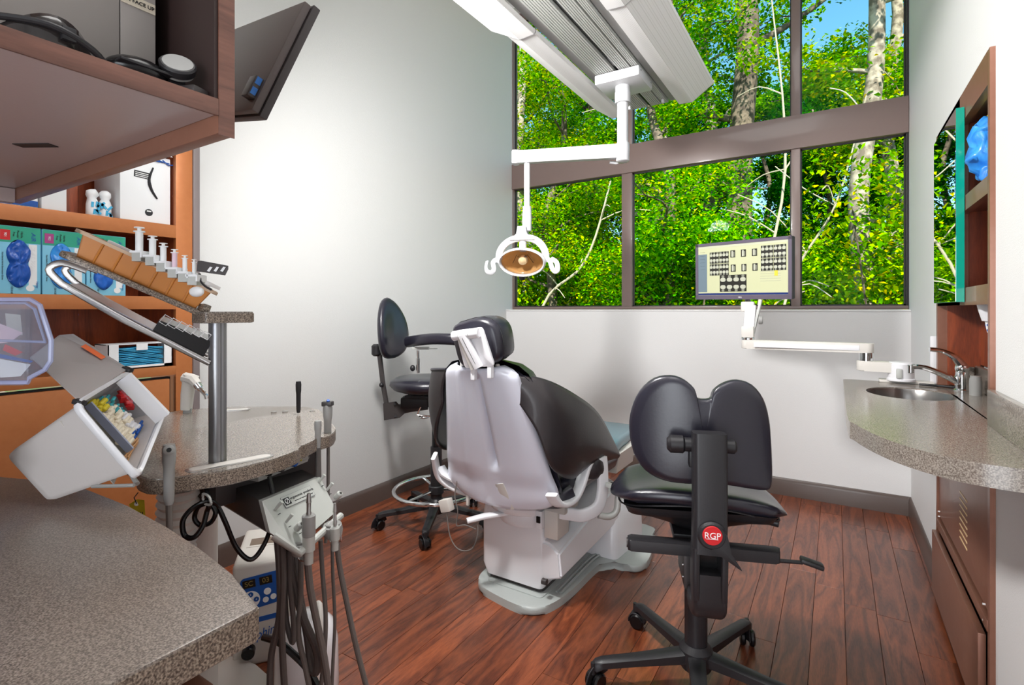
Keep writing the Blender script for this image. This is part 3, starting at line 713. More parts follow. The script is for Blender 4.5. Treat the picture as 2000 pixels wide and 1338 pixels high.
for s in (-1, 1):   # looped handles
    pts = [hp(s*.112,-.005), hp(s*.15,-.002,.01), hp(s*.165,-.02,.02)] if False else None
    P = [(.112,-.012,.0),(.132,-.004,.01),(.142,-.02,.02),(.134,-.05,.03),(.146,-.066,.035),(.17,-.058,.03),(.178,-.035,.02),(.176,-.008,.01)]
    if s > 0: P = [(.112,-.008,0),(.135,-.012,.01),(.15,-.05,.02),(.166,-.066,.025),(.176,-.055,.02),(.168,-.022,.01),(.14,-.002,.0)]
    g = G(); g.sweep(crom([hp(s*a, u, v) for a, u, v in P], 4), rrect(.009, .024, .003, 2), tuple(fwd)); part('handle', g, 'lampw', ol, sharp=50)

# ------------------------------------------------------------------ wall monitor on the counter arm
mo = thing('wall_monitor', 'flat monitor showing dental x-rays in front of the window, on a white swing arm', 'monitor', (-.41, 2.85, 1.2))
TL, TR, BR, BL = Vector((-.655,2.955,1.527)), Vector((-.178,2.775,1.522)), Vector((-.172,2.79,1.220)), Vector((-.649,2.955,1.228))
cc = (TL+TR+BR+BL)/4; ux = ((TR-TL)+(BR-BL)).normalized(); uz = ((TL-BL)+(TR-BR)); uz = (uz-ux*uz.dot(ux)).normalized(); un = ux.cross(uz)
Mm = Matrix(((ux.x,uz.x,un.x,cc.x),(ux.y,uz.y,un.y,cc.y),(ux.z,uz.z,un.z,cc.z),(0,0,0,1)))
WM, HM = .508, .302
part('housing', G().prism(rrect(WM, HM, .006), -.035, -.006, m=Mm, bev=.003), 'blackp', mo)
g = G(); 
for a in ((0,HM/2-.008,WM,.016),(0,-HM/2+.011,WM,.022),(-WM/2+.008,0,.016,HM),(WM/2-.008,0,.016,HM)): g.box((a[2],a[3],.008), (a[0],a[1],-.003), m=Mm)
part('bezel', g, mat('bezel_grey', c(92,84,100), .3, coat=.3), mo)
sw, sh = WM-.032, HM-.038; sy = .003
scr = part('screen', G().box((sw, sh, .003), (0, sy, -.003), m=Mm), 'screen', mo)
def decal(name, x, y, w, h, m, z=.0, **kw): return part(name, G().box((w, h, .0006), (x, y, z-.0010), m=Mm), m, scr, flat=True, **kw)
decal('side_panel', -sw/2+.026, sy-.012, .052, sh-.06, 'screenb')
decal('toolbar', 0, sy+sh/2-.006, sw, .010, mat('toolbar_grey', c(170,172,150), .3, emit=.4))
decal('taskbar', 0, sy-sh/2+.006, sw, .010, 'screennavy')
def xray(seed, sc, kind):
    m = bpy.data.materials.new('xray'); m.use_nodes = True; N, L = nodes(m); b = N['Principled BSDF']
    tc = N.new('ShaderNodeTexCoord'); mp = N.new('ShaderNodeMapping'); L.new(tc.outputs['Generated'], mp.inputs[0])
    mp.inputs['Scale'].default_value = sc; mp.inputs['Location'].default_value = (seed*.37, seed*.11, 0)
    v = N.new('ShaderNodeTexVoronoi'); v.inputs['Scale'].default_value = 1; v.inputs['Randomness'].default_value = .35; L.new(mp.outputs[0], v.inputs['Vector'])
    r = N.new('ShaderNodeValToRGB'); r.color_ramp.elements[0].position = .28; r.color_ramp.elements[1].position = .62
    r.color_ramp.elements[0].color = (.42,.42,.36,1); r.color_ramp.elements[1].color = (.004,.004,.004,1)
    L.new(v.outputs['Distance'], r.inputs[0]); L.new(r.outputs[0], b.inputs['Base Color']); L.new(r.outputs[0], b.inputs['Emission Color']); b.inputs['Emission Strength'].default_value = .3; b.inputs['Roughness'].default_value = .3
    return m
x0 = -sw/2
def fr(px, py): # fractions of the screen, origin top-left
    return (-sw/2+px*sw, sy+sh/2-py*sh)
XD = mat('xray_dark', c(34,34,30), .3, emit=.1); XT = [mat('xray_tooth_%s' % k, v, .3, emit=.25) for k, v in (('bright', c(168,170,154)), ('mid', c(120,122,110)))]
def xr_at(a, b, a2, b2, n):
    p, q = fr(a, b), fr(a2, b2); w, h = abs(q[0]-p[0]), abs(q[1]-p[1]); cx0, cy0 = (p[0]+q[0])/2, (p[1]+q[1])/2
    o = decal('xray_image', cx0, cy0, w, h, XD, z=.0004)
    for m_, kk in ((XT[0], 0), (XT[1], 1)):
        g = G(); tw = w/n
        for i in range(n):
            cx = cx0-w/2+tw*(i+.5)
            if n > 1:
                for sg in (1, -1):
                    if kk == 0: g.prism(rrect(tw*.84, h*.24, tw*.30, 3, cx, cy0+sg*h*.22), -.0003, .0002, m=Mm)
                    else: g.prism(rrect(tw*.42, h*.15, tw*.12, 2, cx, cy0+sg*h*.415), -.0003, .0001, m=Mm)
            elif kk == 0: g.prism(rrect(tw*.36, h*.86, tw*.16, 3, cx-tw*.1, cy0), -.0003, .0002, m=Mm)
            else: g.prism(rrect(tw*.22, h*.7, tw*.1, 2, cx+tw*.24, cy0-h*.06), -.0003, .0001, m=Mm)
        g.b.transform(Matrix.Translation(un*.0002))
        part('teeth_image', g, m_, scr, kind='stuff')
XR1, XR2, XR3 = 3, 1, 4
for i in range(2):
    for j in range(2):
        xr_at(.145+i*.115, .13+j*.24, .145+i*.115+.11, .13+j*.24+.23, XR1); xr_at(.725+i*.13, .08+j*.24, .725+i*.13+.125, .08+j*.24+.23, XR1)
for i in range(3):
    xr_at(.39+i*.12, .12, .445+i*.12, .26, XR2); xr_at(.395+i*.12, .40, .45+i*.12, .54, XR2)
xr_at(.265, .60, .57, .93, XR3)
p = fr(.88, .60); decal('chart_mark', p[0], p[1], .016, .028, 'yellow')
for k in range(5): p = fr(.78, .56+k*.045); decal('chart_line', p[0]+.02, p[1], .10, .0008, 'inkg')
for k in range(6): p = fr(.055, .12+k*.07); decal('menu_line', p[0], p[1], .03, .001, 'inkk')
text('maker_mark', 'DELL', .009, 'inkw', Mm @ T((0,-HM/2+.011,.0012)), mo)
part('back_plate', G().box((.11, .11, .012), (.02, -.02, -.041), m=Mm, bev=.003), 'grey', mo)
# arm
ar = thing('monitor_arm', 'white articulated monitor arm clamped to the counter beside the basin', 'arm', (.25, 2.73, .861))
part('clamp_base', G().bb(.16, .345, 2.705, 2.765, .861, .872, bev=.003), 'offw', ar)
part('pivot_base', G().lathe([(.05,0),(.05,.008),(.046,.012),(.046,.07),(.04,.078),(.02,.08)], p=(.235,2.715,.872), n=32), 'white', ar)
part('pivot_lever', G().box((.02,.012,.04), (.225,2.668,.905), bev=.004), 'lgrey', ar)
def link_arm(a, b, w, h, m, par, nm, z):
    a, b = Vector(a), Vector(b); d = b-a; f = Matrix.Translation(a) @ Matrix.Rotation(math.atan2(d.y, d.x), 4, 'Z'); L_ = d.length
    return part(nm, G().prism(rrect(L_+w, w, w*.45, 6, L_/2, 0), z, z+h, m=f, bev=.006), m, par)
link_arm((.235,2.715,0), (.115,2.735,0), .07, .042, 'offw', ar, 'lower_link', .905)
part('joint', G().cyl(.028, (.115,2.735,.945), (.115,2.735,.985), n=24, bev=.003), 'chrome', ar)
link_arm((.115,2.735,0), (-.36,2.745,0), .056, .042, 'offw', ar, 'long_link', .982)
part('link_inlay', G().bb(-.33, .09, 2.7055, 2.7075, .992, 1.014, bev=.001), 'white', ar)
part('joint', G().cyl(.03, (-.36,2.745,1.022), (-.36,2.745,1.036), n=24, bev=.003), 'chrome', ar)
part('fork_base', G().box((.055,.045,.055), (-.36,2.745,1.063), bev=.006), 'offw', ar)
part('gas_spring', G().box((.05,.035,.12), (-.352,2.752,1.135), ry=4, bev=.01), 'white', ar)
part('side_strap', G().box((.012,.03,.18), (-.322,2.755,1.13), ry=12, bev=.004), 'lgrey', ar)
part('tilt_head', G().box((.06,.045,.05), (-.365,2.78,1.185), bev=.008), 'offw', ar)
part('tension_knob', G().cyl(.02, (-.315,2.75,1.12), (-.295,2.752,1.12), n=18, bev=.004), 'grey', ar)
part('mount_neck', G().tube([(-.365,2.79,1.185),(-.375,2.90,1.19),(-.39,2.925,1.25),(-.40,2.91,1.35)], .014, smooth=4), 'grey', ar)
root('counter_pen', G().cyl(.005, (.29,2.66,.867), (.40,2.63,.867), n=8), 'blackp', 'thin black pen lying behind the basin', 'pen', (.33,2.65,.862))
# ------------------------------------------------------------------ storage cabinet in the left wall
XF = -2.335
Y0, Y1 = -.6, 1.153
sc_ = thing('storage_cabinet', 'copper laminate storage wall with open lit niches holding glove boxes, behind the delivery cart', 'cabinet', (XF, .6, 0))
def lb(name, y0, y1, z0, z1, m='lam', x0=None, x1=XF, par=sc_, **kw): return part(name, G().bb(XF-.022 if x0 is None else x0, x1, y0, y1, z0, z1, bev=.001), m, par, **kw)
XBk = XF-.34
lb('stile', 1.088, Y1, .0, 2.2); lb('stile', Y0, Y0+.05, 0, 2.2)
lb('rail', Y0+.05, 1.088, 2.12, 2.2); lb('rail', Y0+.05, 1.088, 1.469, 1.522); lb('rail', Y0+.05, 1.088, 1.172, 1.224); lb('rail', Y0+.05, 1.088, .90, .936)
lb('shelf', Y0+.05, 1.088, 1.495, 1.515, x0=XBk, x1=XF-.022); lb('shelf', Y0+.05, 1.088, 1.20, 1.221, x0=XBk, x1=XF-.022); lb('shelf', Y0+.05, 1.088, .91, .934, x0=XBk, x1=XF-.022)
lb('back_panel', Y0, Y1, .9, 2.2, 'cabwood', x0=XBk-.012, x1=XBk)
lb('side_lining', 1.088, 1.10, .936, 2.12, 'cabwood', x0=XBk, x1=XF-.022)
lb('divider', .745, .79, 1.522, 2.12, 'cabwood', x0=XBk, x1=XF-.10)
lb('side_wall', 1.14, Y1, 0, 2.2, 'lam', x0=XBk, x1=XF-.022)
lb('cabinet_top', Y0, Y1, 2.19, 2.2, 'lam', x0=XBk, x1=XF-.022)
lb('inner_void', Y0+.05, 1.08, .08, .89, 'dark', x0=XF-.05, x1=XF-.03)
lb('lower_door', Y0+.06, .33, .1, .885, x0=XF-.02, x1=XF+.004); lb('lower_door', .34, 1.062, .1, .885, x0=XF-.02, x1=XF+.004)
struct('trim_2', G().bb(XL-.12, XF+.006, 1.154, 1.181, 0, 2.22, bev=.002), mat('grey_trim', c(122,112,112), .45))
def flat_box(name, label, y0, y1, z0, z1, m, depth=.2, x=None, group=None, cat='box', bev=.002):
    x = XF-.03 if x is None else x
    return thing(name, label, cat, (x-depth/2, (y0+y1)/2, z0), 0, group), x
# top niche
def carton(name, label, y0, y1, z0, z1, m, depth=.2, x=None, cat='box'):
    t, x = flat_box(name, label, y0, y1, z0, z1, m, depth, x, cat=cat)
    part('carton', G().bb(x-depth, x, y0, y1, z0, z1, bev=.002), m, t); return t, x
t, x = carton('white_case', 'large white case with a round dark badge in the top left niche', .90, 1.08, 1.522, 1.80, 'paper', .24)
part('badge', G().cyl(.014, (x-.001,1.0,1.565), (x+.0015,1.0,1.565), n=24), 'inkk', t); part('badge_face', G().box((.001,.016,.005), (x+.002,1.0,1.570)), 'inkw', t)
part('name_tag', G().box((.001,.055,.026), (x+.0006,.975,1.713), rx=-3), 'inkk', t)
for k in range(3): part('tag_stripe', G().box((.001,.046,.003), (x+.0012,.975,1.719-k*.007), rx=-3), 'inkw', t)
part('strap', G().tube([(x+.002,1.015,1.75),(x+.003,1.0,1.70),(x+.003,1.008,1.66),(x+.002,1.03,1.625)], [.003,.006,.003], smooth=4), 'inkk', t)
t2 = thing('folded_wrap', 'crumpled white and blue plastic wrap lying on top of the white case', 'wrap', (XF-.1, .99, 1.80))
g = G(); rn = random.Random(5)
g.grid(lambda u, v: Vector((XF-.2+.19*v, .90+.18*u, 1.803+.022*abs(mnoise.noise(Vector((u*5, v*4, 1))))+.004)), 14, 10, .002); part('sheet', g, 'paper', t2, sharp=180)
g = G()
for k in range(7):
    y = .90+k*.025; g.tube([(x+.002,y,1.79),(x+.006,y+.02,1.772+rn.random()*.01),(x+.003,y+.05,1.78)], .0022, 6)
part('blue_fold', g, 'inkb', t2, kind='stuff')
carton('white_carton', 'plain white upright carton beside the wood divider in the top left niche', .665, .735, 1.522, 1.80, 'paper', .2)
t, x = carton('blue_pack', 'low blue and white packet at the left end of the top niche', .54, .655, 1.522, 1.60, 'paper', .16)
part('blue_band', G().bb(x, x+.0012, .545, .655, 1.528, 1.548), 'inkb', t); part('blue_band', G().bb(x, x+.0012, .575, .60, 1.548, 1.59), 'inkb', t)
for k, y in enumerate((.825, .865)):
    t = thing('wrapped_bottle', ('left' if k == 0 else 'right')+' one of two small clear wrapped bottles with blue shrink wrap in the top niche', 'bottle', (XF-.07, y, 1.522), 0)
    g = G(); g.lathe([(.017,0),(.021,.01),(.020,.05),(.017,.065),(.014,.075),(.020,.085),(.018,.10),(.008,.108)], p=(XF-.07,y,1.522), n=20)
    for v in g.b.verts: v.co += mnoise.noise_vector(v.co*60)*.004
    part('bottle_body', g, 'paper', t, sharp=180)
    g = G(); rn = random.Random(k)
    for q in range(7):
        z = 1.53+rn.random()*.05; yy = y+rn.uniform(-.016,.016); g.box((.002,.008,.02), (XF-.049,yy,z), rx=rn.uniform(-50,50))
    part('blue_print', g, 'maskbl', t, kind='stuff')
# glove boxes, opening towards the room
def glove_carton(y0, y1, lab, tagm, num, dark):
    z0, z1 = 1.224, 1.452; x = XF-.012; t = thing('glove_carton', lab, 'box', (x-.06, (y0+y1)/2, z0))
    m = face((x+.0012, 0, 0), (1,0,0))   # local x runs along -Y? keep explicit
    part('carton', G().bb(x-.12, x, y0, y1-.002, z0, z1, bev=.0015), 'boxsky', t)
    part('top_band', G().bb(x, x+.0006, y0+.001, y1-.003, z1-.055, z1-.001), 'boxteal', t)
    part('white_panel', G().bb(x, x+.0005, y1-.034, y1-.012, z0+.03, z1-.058), 'inkw', t)
    part('number_tag', G().bb(x+.0006, x+.0012, y0+.006, y0+.031, z1-.048, z1-.014), tagm, t)
    cy, cz = y0+.052, (z0+z1)/2-.012; W_ = .034; Hh = .082
    # dumb-bell opening with glove bulging out
    rim = []
    for i in range(40):
        a = i*2*math.pi/40; q = math.sin(a); rim.append((cy+math.cos(a)*(W_*(.66+.42*math.sin(abs(q)*2.4))), cz+q*Hh))
    g = G(); g.rings([[Vector((x+dx, cy+(a-cy)*k, cz+(b-cz)*k)) for a, b in rim] for k, dx in ((1,.0006),(.97,.004),(.9,.007),(.8,.009),(.68,.011),(.55,.012),(.42,.013),(.3,.013),(.18,.013),(.06,.013))])
    for v in g.b.verts:
        if v.co.x > x+.002: v.co.x += .010*mnoise.noise(v.co*60)+.006*mnoise.noise(v.co*150)
    part('glove_bulge', g, dark, t, sharp=180)
    fm = face((x+.001, 0, 0), (1,0,0)); ry = Matrix.Rotation(R(-90), 4, 'Z')
    def tx(s, y, z, size, mm, shear=0, sx=1): return text('lettering', s, size, mm, face((x+.0012, y, z), (1,0,0)) @ ry, t, shear=shear, sx=sx)
    tx('AIR', y1-.022, z1-.032, .017, 'inkb', .2, 1.15); tx('SOFT 900', y1-.023, z1-.10, .016, 'inkw', .2, 1.1)
    tx('AIR SOFT 900', y1-.0225, z1-.30, .001, 'inkb')
    tx('Nitrile', y0+.060, z1-.027, .0085, 'inkk'); tx('Powder', y0+.050, z1-.027, .0085, 'inkk'); tx('Free', y0+.040, z1-.027, .0085, 'inkk')
    text('lettering', num, .010, 'inkw', face((x+.0018, y0+.0185, z1-.031), (1,0,0)) @ ry, t)
    tx('Henry', y1-.012, z0+.032, .009, 'inkb')
    tx('Non-Sterile Nitrile Examination Gloves', y0+.012, cz-.01, .0058, 'inkk')
    part('seal', G().cyl(.011, (x, y1-.030, z0+.02), (x+.001, y1-.030, z0+.02), n=20), 'inkw', t)
    text('lettering', 'CE 0120', .007, 'inkk', face((x+.0012, y0+.035, z0+.012), (1,0,0)) @ ry, t)
    return t
glove_carton(.43, .545, 'glove carton at the far left end of the shelf, mostly outside the picture', M['red'], '901', 'glovebl')
glove_carton(.548, .660, 'leftmost glove carton fully in view, dark blue gloves and a red number tag', M['red'], '901', mat('glove_dark_blue', c(20,84,180), .35, coat=.3))
glove_carton(.662, .786, 'glove carton with pale blue gloves and magenta 902 tag, behind the cart tray', M['pink'], '902', 'glovebl')
glove_carton(.788, .914, 'rightmost glove carton with a yellow tag, mostly hidden by the tilted tray', M['yellow'], '903', mat('glove_mid_blue', c(24,100,200), .35, coat=.3))
# mask box
t = thing('mask_box', 'open white box full of blue face masks in the lowest left niche', 'box', (XF-.07, .97, .936))
x = XF-.015; y0, y1, z0, z1 = .855, 1.082, .937, 1.035
for nm, a in (('side', (x-.12,x,y1-.004,y1,z0,z1)), ('side', (x-.12,x,y0,y0+.004,z0,z1)), ('bottom', (x-.12,x,y0,y1,z0,z0+.004)), ('top', (x-.12,x-.02,y0,y1,z1-.003,z1)), ('flap', (x-.001,x,y1-.032,y1,z0,z1)), ('flap', (x-.001,x,y0,y0+.035,z0,z1)), ('lip', (x-.001,x,y0,y1,z0,z0+.012)), ('tab', (x-.001,x,.95,.99,z1-.026,z1))):
    part(nm, G().bb(*a), 'paper', t)
mk = thing('face_masks', 'stack of pleated blue face masks filling the white box', 'mask', (x-.06, .97, z0+.005))
for k in range(14):
    part('mask', G().grid(lambda u, v: Vector((x-.11+.10*v+.003*math.sin(u*9+k), y0+.033+u*(y1-y0-.065), z0+.014+k*.0052+.0016*math.sin(u*7+k*1.7))), 10, 3, .0022), 'maskbl', mk, sharp=180)
# ------------------------------------------------------------------ near left counter
CX = -.51
P = [(CX,-.9),(CX,.314),(-.513,.3185),(-.60,.340),(-.70,.354),(-.808,.364),(-.95,.371),(-1.10,.367),(-1.205,.35),(-1.32,.31),(-1.42,.25),(-1.45,.1),(-1.45,-.9)]
g = G().prism([tuple(p) for p in P], .824, .86, bev=.003)
nc = root('island_counter', g, 'counter', 'dark speckled laminate counter in the near left foreground', 'counter', (-.9, -.2, .824))
g = G()
for i in range(1, 10):
    a, b = Vector((*P[i],0)), Vector((*P[i+1],0)); d = (b-a); n = Vector((d.y,-d.x,0)).normalized()*-1
bd = [(CX+.0008,-.9),(CX+.0008,.3142),(-.5128,.3195),(-.6,.3412),(-.7,.3552),(-.808,.3652),(-.95,.3722),(-1.10,.3682),(-1.205,.3512)]
g.rings([[Vector((a, b, z)) for a, b in bd + [(q[0]-.002, q[1]-.002) for q in bd[::-1]]] for z in (.826, .857)])
part('front_edge', g, 'cedge', nc, sharp=40)
ic = thing('island_cabinet', 'dark copper laminate base cabinet with a grey bar handle under the near left counter', 'cabinet', (-.8, -.2, 0))
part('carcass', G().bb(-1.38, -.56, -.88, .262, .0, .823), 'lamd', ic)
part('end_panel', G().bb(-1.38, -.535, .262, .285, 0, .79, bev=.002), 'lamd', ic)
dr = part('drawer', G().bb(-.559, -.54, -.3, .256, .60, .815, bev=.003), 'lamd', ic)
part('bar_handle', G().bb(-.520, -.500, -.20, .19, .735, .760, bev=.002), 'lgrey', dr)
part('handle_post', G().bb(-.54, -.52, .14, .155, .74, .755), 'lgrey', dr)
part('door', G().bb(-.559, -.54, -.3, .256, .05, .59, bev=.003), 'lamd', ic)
# ------------------------------------------------------------------ upper cabinet
uc = thing('hanging_cabinet', 'open copper brown hanging cabinet close overhead in the upper left corner', 'cabinet', (-.9, 0, 1.38))
part('end_panel', G().bb(-1.37, -.62, .336, .354, 1.38, 2.3, bev=.001), 'lamd', uc)
part('inner_lining', G().bb(-1.352, -.6215, .331, .3355, 1.418, 2.28), mat('dark_lining', c(48,34,32), .5), uc)
part('front_edge', G().bb(-.6205, -.619, .3355, .3545, 1.378, 2.3), 'cabwoodh', uc)
part('shelf', G().bb(-1.35, -.6215, -.6, .335, 1.402, 1.418), 'soffit', uc)
part('shelf_edge', G().bb(-.6214, -.6185, -.6, .335, 1.3995, 1.4195, bev=.0005), 'cabwoodh', uc)
part('back_panel', G().bb(-1.37, -1.352, -.6, .335, 1.38, 2.3), 'dark', uc)
part('cross_rail', G().bb(-1.35, -1.33, -.6, .335, 1.375, 1.401), 'soffit', uc)
part('cable_slot', G().box((.016,.052,.001), (-.955,.262,1.4014), rz=-60, bev=.0), 'dark', uc)
part('side_panel', G().bb(-1.37, -.62, -.62, -.6, 1.38, 2.3), 'lamd', uc)
part('top_panel', G().bb(-1.37, -.62, -.6, .336, 2.28, 2.3), 'lamd', uc)
# grey boxes in it
gb_ = thing('file_box', 'grey file box labelled RX FACE UP inside the hanging cabinet', 'box', (-.9, .2, 1.418))
part('carton', G().bb(-1.05, -.72, -.1, .2735, 1.419, 1.655, bev=.001), mat('grey_card', c(138,132,128), .6), gb_)
part('front_panel', G().bb(-.95, -.72, .2745, .312, 1.419, 1.655, bev=.001), mat('grey_card2', c(146,140,136), .6), gb_)
part('label_strip', G().box((.001,.0365,.0125), (-.7194,.293,1.543)), mat('label_tape', c(196,186,168), .5), gb_)
text('lettering', 'RX FACE UP', .0062, 'inkk', face((-.7186,.293,1.543), (1,0,0)), gb_)
def goggles(label, pts, r, m, y):
    t = thing('eyewear', label, 'eyewear', tuple(pts[0])); return t
ew = thing('loupe_glasses', 'smoky curved protective glasses lying at the left on the shelf', 'glasses', (-.70, .16, 1.42))
g = G(); g.grid(lambda u, v: Vector((-.69+.03*math.sin(u*3.1), .155+.085*u, 1.4205+.043*v*math.sin(math.pi*(.14+.72*u)))), 14, 5, .0015); part('lens_shield', g, thin_clear('smoke_lens', (.35,.33,.33), .2, .05, .35, c(60,56,56)), ew, sharp=180)
g = G().tube([(-.685,.155,1.452),(-.655,.19,1.450),(-.655,.225,1.440),(-.67,.25,1.424)], .0035, smooth=5); part('temple_arm', g, 'blackp', ew)
part('hinge_block', G().box((.008,.012,.014), (-.655,.205,1.447), bev=.002), 'blackp', ew)
t = thing('black_case', 'glossy black rounded device lying on the shelf in front of the grey box', 'case', (-.68, .24, 1.42))
part('shell', G().sph(.05, (-.668,.270,1.436), (.55,.62,.33)), 'black', t); part('band', G().box((.058,.052,.003), (-.668,.270,1.437), bev=.001), 'blackp', t)
t = thing('lens_cup', 'small black eyepiece with grey oval lens near the cabinet corner', 'lens', (-.66, .30, 1.42))
part('cup', G().lathe([(.012,0),(.018,.004),(.019,.012),(.017,.014)], m=T((-.652,.306,1.446), 20, 50, 0), n=24), 'blackp', t); part('lens_face', G().lathe([(.016,.0),(.0155,.0145)], m=T((-.652,.306,1.4462), 20, 50, 0), n=24), 'grey', t)
part('foot', G().box((.022,.018,.022), (-.660,.305,1.430), bev=.004), 'blackp', t)
t = thing('small_case', 'thin dark grey case tucked under the oval lens', 'case', (-.66, .315, 1.42))
part('body', G().box((.045,.022,.010), (-.648,.312,1.4245), rz=20, bev=.003), 'dgrey', t)
# ------------------------------------------------------------------ monitor behind the hanging cabinet
om = thing('overhead_monitor', 'black monitor seen from behind with two blue USB ports, leaning over the hanging cabinet', 'monitor', (-.85, .55, 1.45))
b2 = pt(489, 212, .78); t2_ = pt(592, 3, .80); b1 = pt(330, 268, 1.02); 
ez = (t2_-b2).normalized(); ex = (b1-b2); ex = (ex-ez*ex.dot(ez)).normalized(); en = ex.cross(ez)
if en.dot(Vector((0,0,1.17))-b2) < 0: en = -en
Hh = (t2_-b2).length*1.02
Om = Matrix(((ex.x,ez.x,en.x,b2.x),(ex.y,ez.y,en.y,b2.y),(ex.z,ez.z,en.z,b2.z),(0,0,0,1)))
part('rear_shell', G().box((.40,Hh,.012), (.20,Hh/2,-.008), m=Om, bev=.003), mat('monitor_back', c(92,84,82), .4, bump=(400,.1)), om)
part('bezel_edge', G().box((.408,Hh+.006,.012), (.20,Hh/2,-.0205), m=Om, bev=.002), 'dgrey', om)
part('port_housing', G().box((.028,.034,.014), (.022,.035,.003), m=Om, bev=.002), 'dgrey', om)
for k in range(2): part('usb_port', G().box((.0012,.0115,.008), (.0078,.045-.017*k,.004), m=Om), mat('usb_blue', c(40,110,190), .4), om)
# ------------------------------------------------------------------ delivery cart
ZT, TT = .86, .030
dc = thing('delivery_cart', 'dental delivery cart with speckled laminate worktop on a grey column, left of the patient chair', 'cart', (-1.3, .78, 0))
Wp = [(-1.055,.452),(-1.035,.49),(-.995,.56),(-.990,.66),(-1.010,.725),(-1.03,.735),(-1.035,.76),(-1.055,.80),(-1.062,.815),(-1.055,.835),(-1.07,.865),(-1.11,.905),(-1.36,1.045),(-1.45,1.05),(-1.64,.925),(-1.72,.80),(-1.69,.76),(-1.40,.60),(-1.12,.452)]
wt = part('worktop', G().prism(roundpoly(Wp, .02, 3), ZT-TT, ZT, bev=.003), 'counterr', dc)
we = [(x, y) for x, y in roundpoly(Wp, .02, 3)]
cx_, cy_ = -1.3, .77
g = G(); n_ = len(we)
o_ = [(x+(x-cx_)*.0012/.3, y+(y-cy_)*.0012/.3) for x, y in we]; i_ = [(x-(x-cx_)*.004/.3, y-(y-cy_)*.004/.3) for x, y in we]
g.rings([[Vector((x, y, z)) for x, y in q] for q, z in ((o_, ZT-TT+.002), (o_, ZT-.0025), (i_, ZT-.0028), (i_, ZT-TT+.0018))], cap=False, closed=True)
part('edge_band', g, 'cedge', wt)
# recessed slots seen on the top
def slotbar(p0, p1, w, nm='groove'):
    p0, p1 = Vector((*p0, 0)), Vector((*p1, 0)); d = p1-p0; f = Matrix.Translation((p0+p1)/2) @ Matrix.Rotation(math.atan2(d.y, d.x), 4, 'Z')
    part(nm, G().prism(rrect(d.length+.012, w+.012, (w+.012)*.4, 4), ZT-.001, ZT+.0012, m=f, bev=.0008), 'steel', wt)
    part(nm, G().prism(rrect(d.length, w, w*.4, 4), ZT-.001, ZT+.0016, m=f), 'offw', wt)
slotbar((-1.055,.515), (-1.02,.66), .026, 'track_groove')
slotbar((-1.55,.93), (-1.62,.86), .02, 'track_groove')
for px, py in ((535,805),(557,804),(610,803)): q = ptz(px, py, ZT); part('port_ring', G().lathe([(.008,0),(.008,.0015),(.005,.0018)], p=(q.x,q.y,ZT), n=16), 'steel', wt)
part('column', G().lathe([(.04,0),(.04,.66),(.045,.67),(.045,.72)], p=(-1.565,.80,.02), n=24), 'offw', dc)
part('column_base', G().prism(smoothpoly([(-1.72,.66),(-1.44,.66),(-1.44,.94),(-1.72,.94)], 4), .0, .03, bev=.006), 'offw', dc)
part('support_arm', G().bb(-1.60, -1.12, .60, .86, .745, .828, bev=.006), 'dgrey', dc)
part('bellows_hose', G().lathe([(.034+.006*(k%2), k*.0085) for k in range(30)], m=T((-1.205,.555,.55), 0, 6, 0), n=20), 'offw', dc)
# control head
hd_ = thing('control_head', 'dark grey control head with a pale tilted switch panel slung under the cart worktop', 'console', (-1.12, .74, .68))
F0 = [pt(512,979,1.075), pt(625,932,1.235), pt(658,998,1.20), pt(574,1071,1.06), pt(527,1040,1.05)]
xc = lambda v, dx: v + Vector((dx, -.0, 0))
g = G(); ring0 = F0; g.rings([[xc(v, -.012) for v in F0], [xc(v, -.36)+Vector((0,.03,.02)) for v in F0]]); part('body', g, 'dgrey', hd_, sharp=15)
g = G(); g.rings([[v for v in F0], [xc(v, -.013) for v in F0]]); fp = part('face_plate', g, 'lgrey', hd_, sharp=15)
fu = (F0[1]-F0[0]).normalized(); fw = ((F0[2]-F0[1])); fw = (fw-fu*fw.dot(fu)).normalized(); fn = fu.cross(fw); 
if fn.x < 0: fn = -fn
Fm = Matrix(((fu.x,-fw.x,fn.x,F0[0].x),(fu.y,-fw.y,fn.y,F0[0].y),(fu.z,-fw.z,fn.z,F0[0].z),(0,0,0,1)))
FW = (F0[1]-F0[0]).length
part('label_frame', G().box((.088,.026,.0006), (FW*.5,-.022,.0005), m=Fm), 'inkg', fp)
part('label_plate', G().box((.0865,.0245,.0007), (FW*.5,-.022,.0006), m=Fm), 'lgrey', fp)
text('lettering', 'ergonomic products', .0085, 'inkk', Fm @ T((FW*.5+.012,-.019,.0012)), fp); text('lettering', 'excellence through research and design', .0034, 'inkk', Fm @ T((FW*.5+.012,-.028,.0012)), fp)
part('logo_square', G().box((.017,.017,.0006), (FW*.5-.033,-.022,.0009), m=Fm), 'inkk', fp); 
g = G(); g.tube([Fm @ Vector((FW*.5-.033+.0055*math.cos(a*.393), -.022+.0055*math.sin(a*.393), .0015)) for a in range(16)], .0008, 5, closed=True); part('logo_ring', g, 'inkw', fp); part('logo_bar', G().box((.001,.015,.0006), (FW*.5-.033,-.022,.0016), m=Fm, rz=-30), 'inkw', fp)
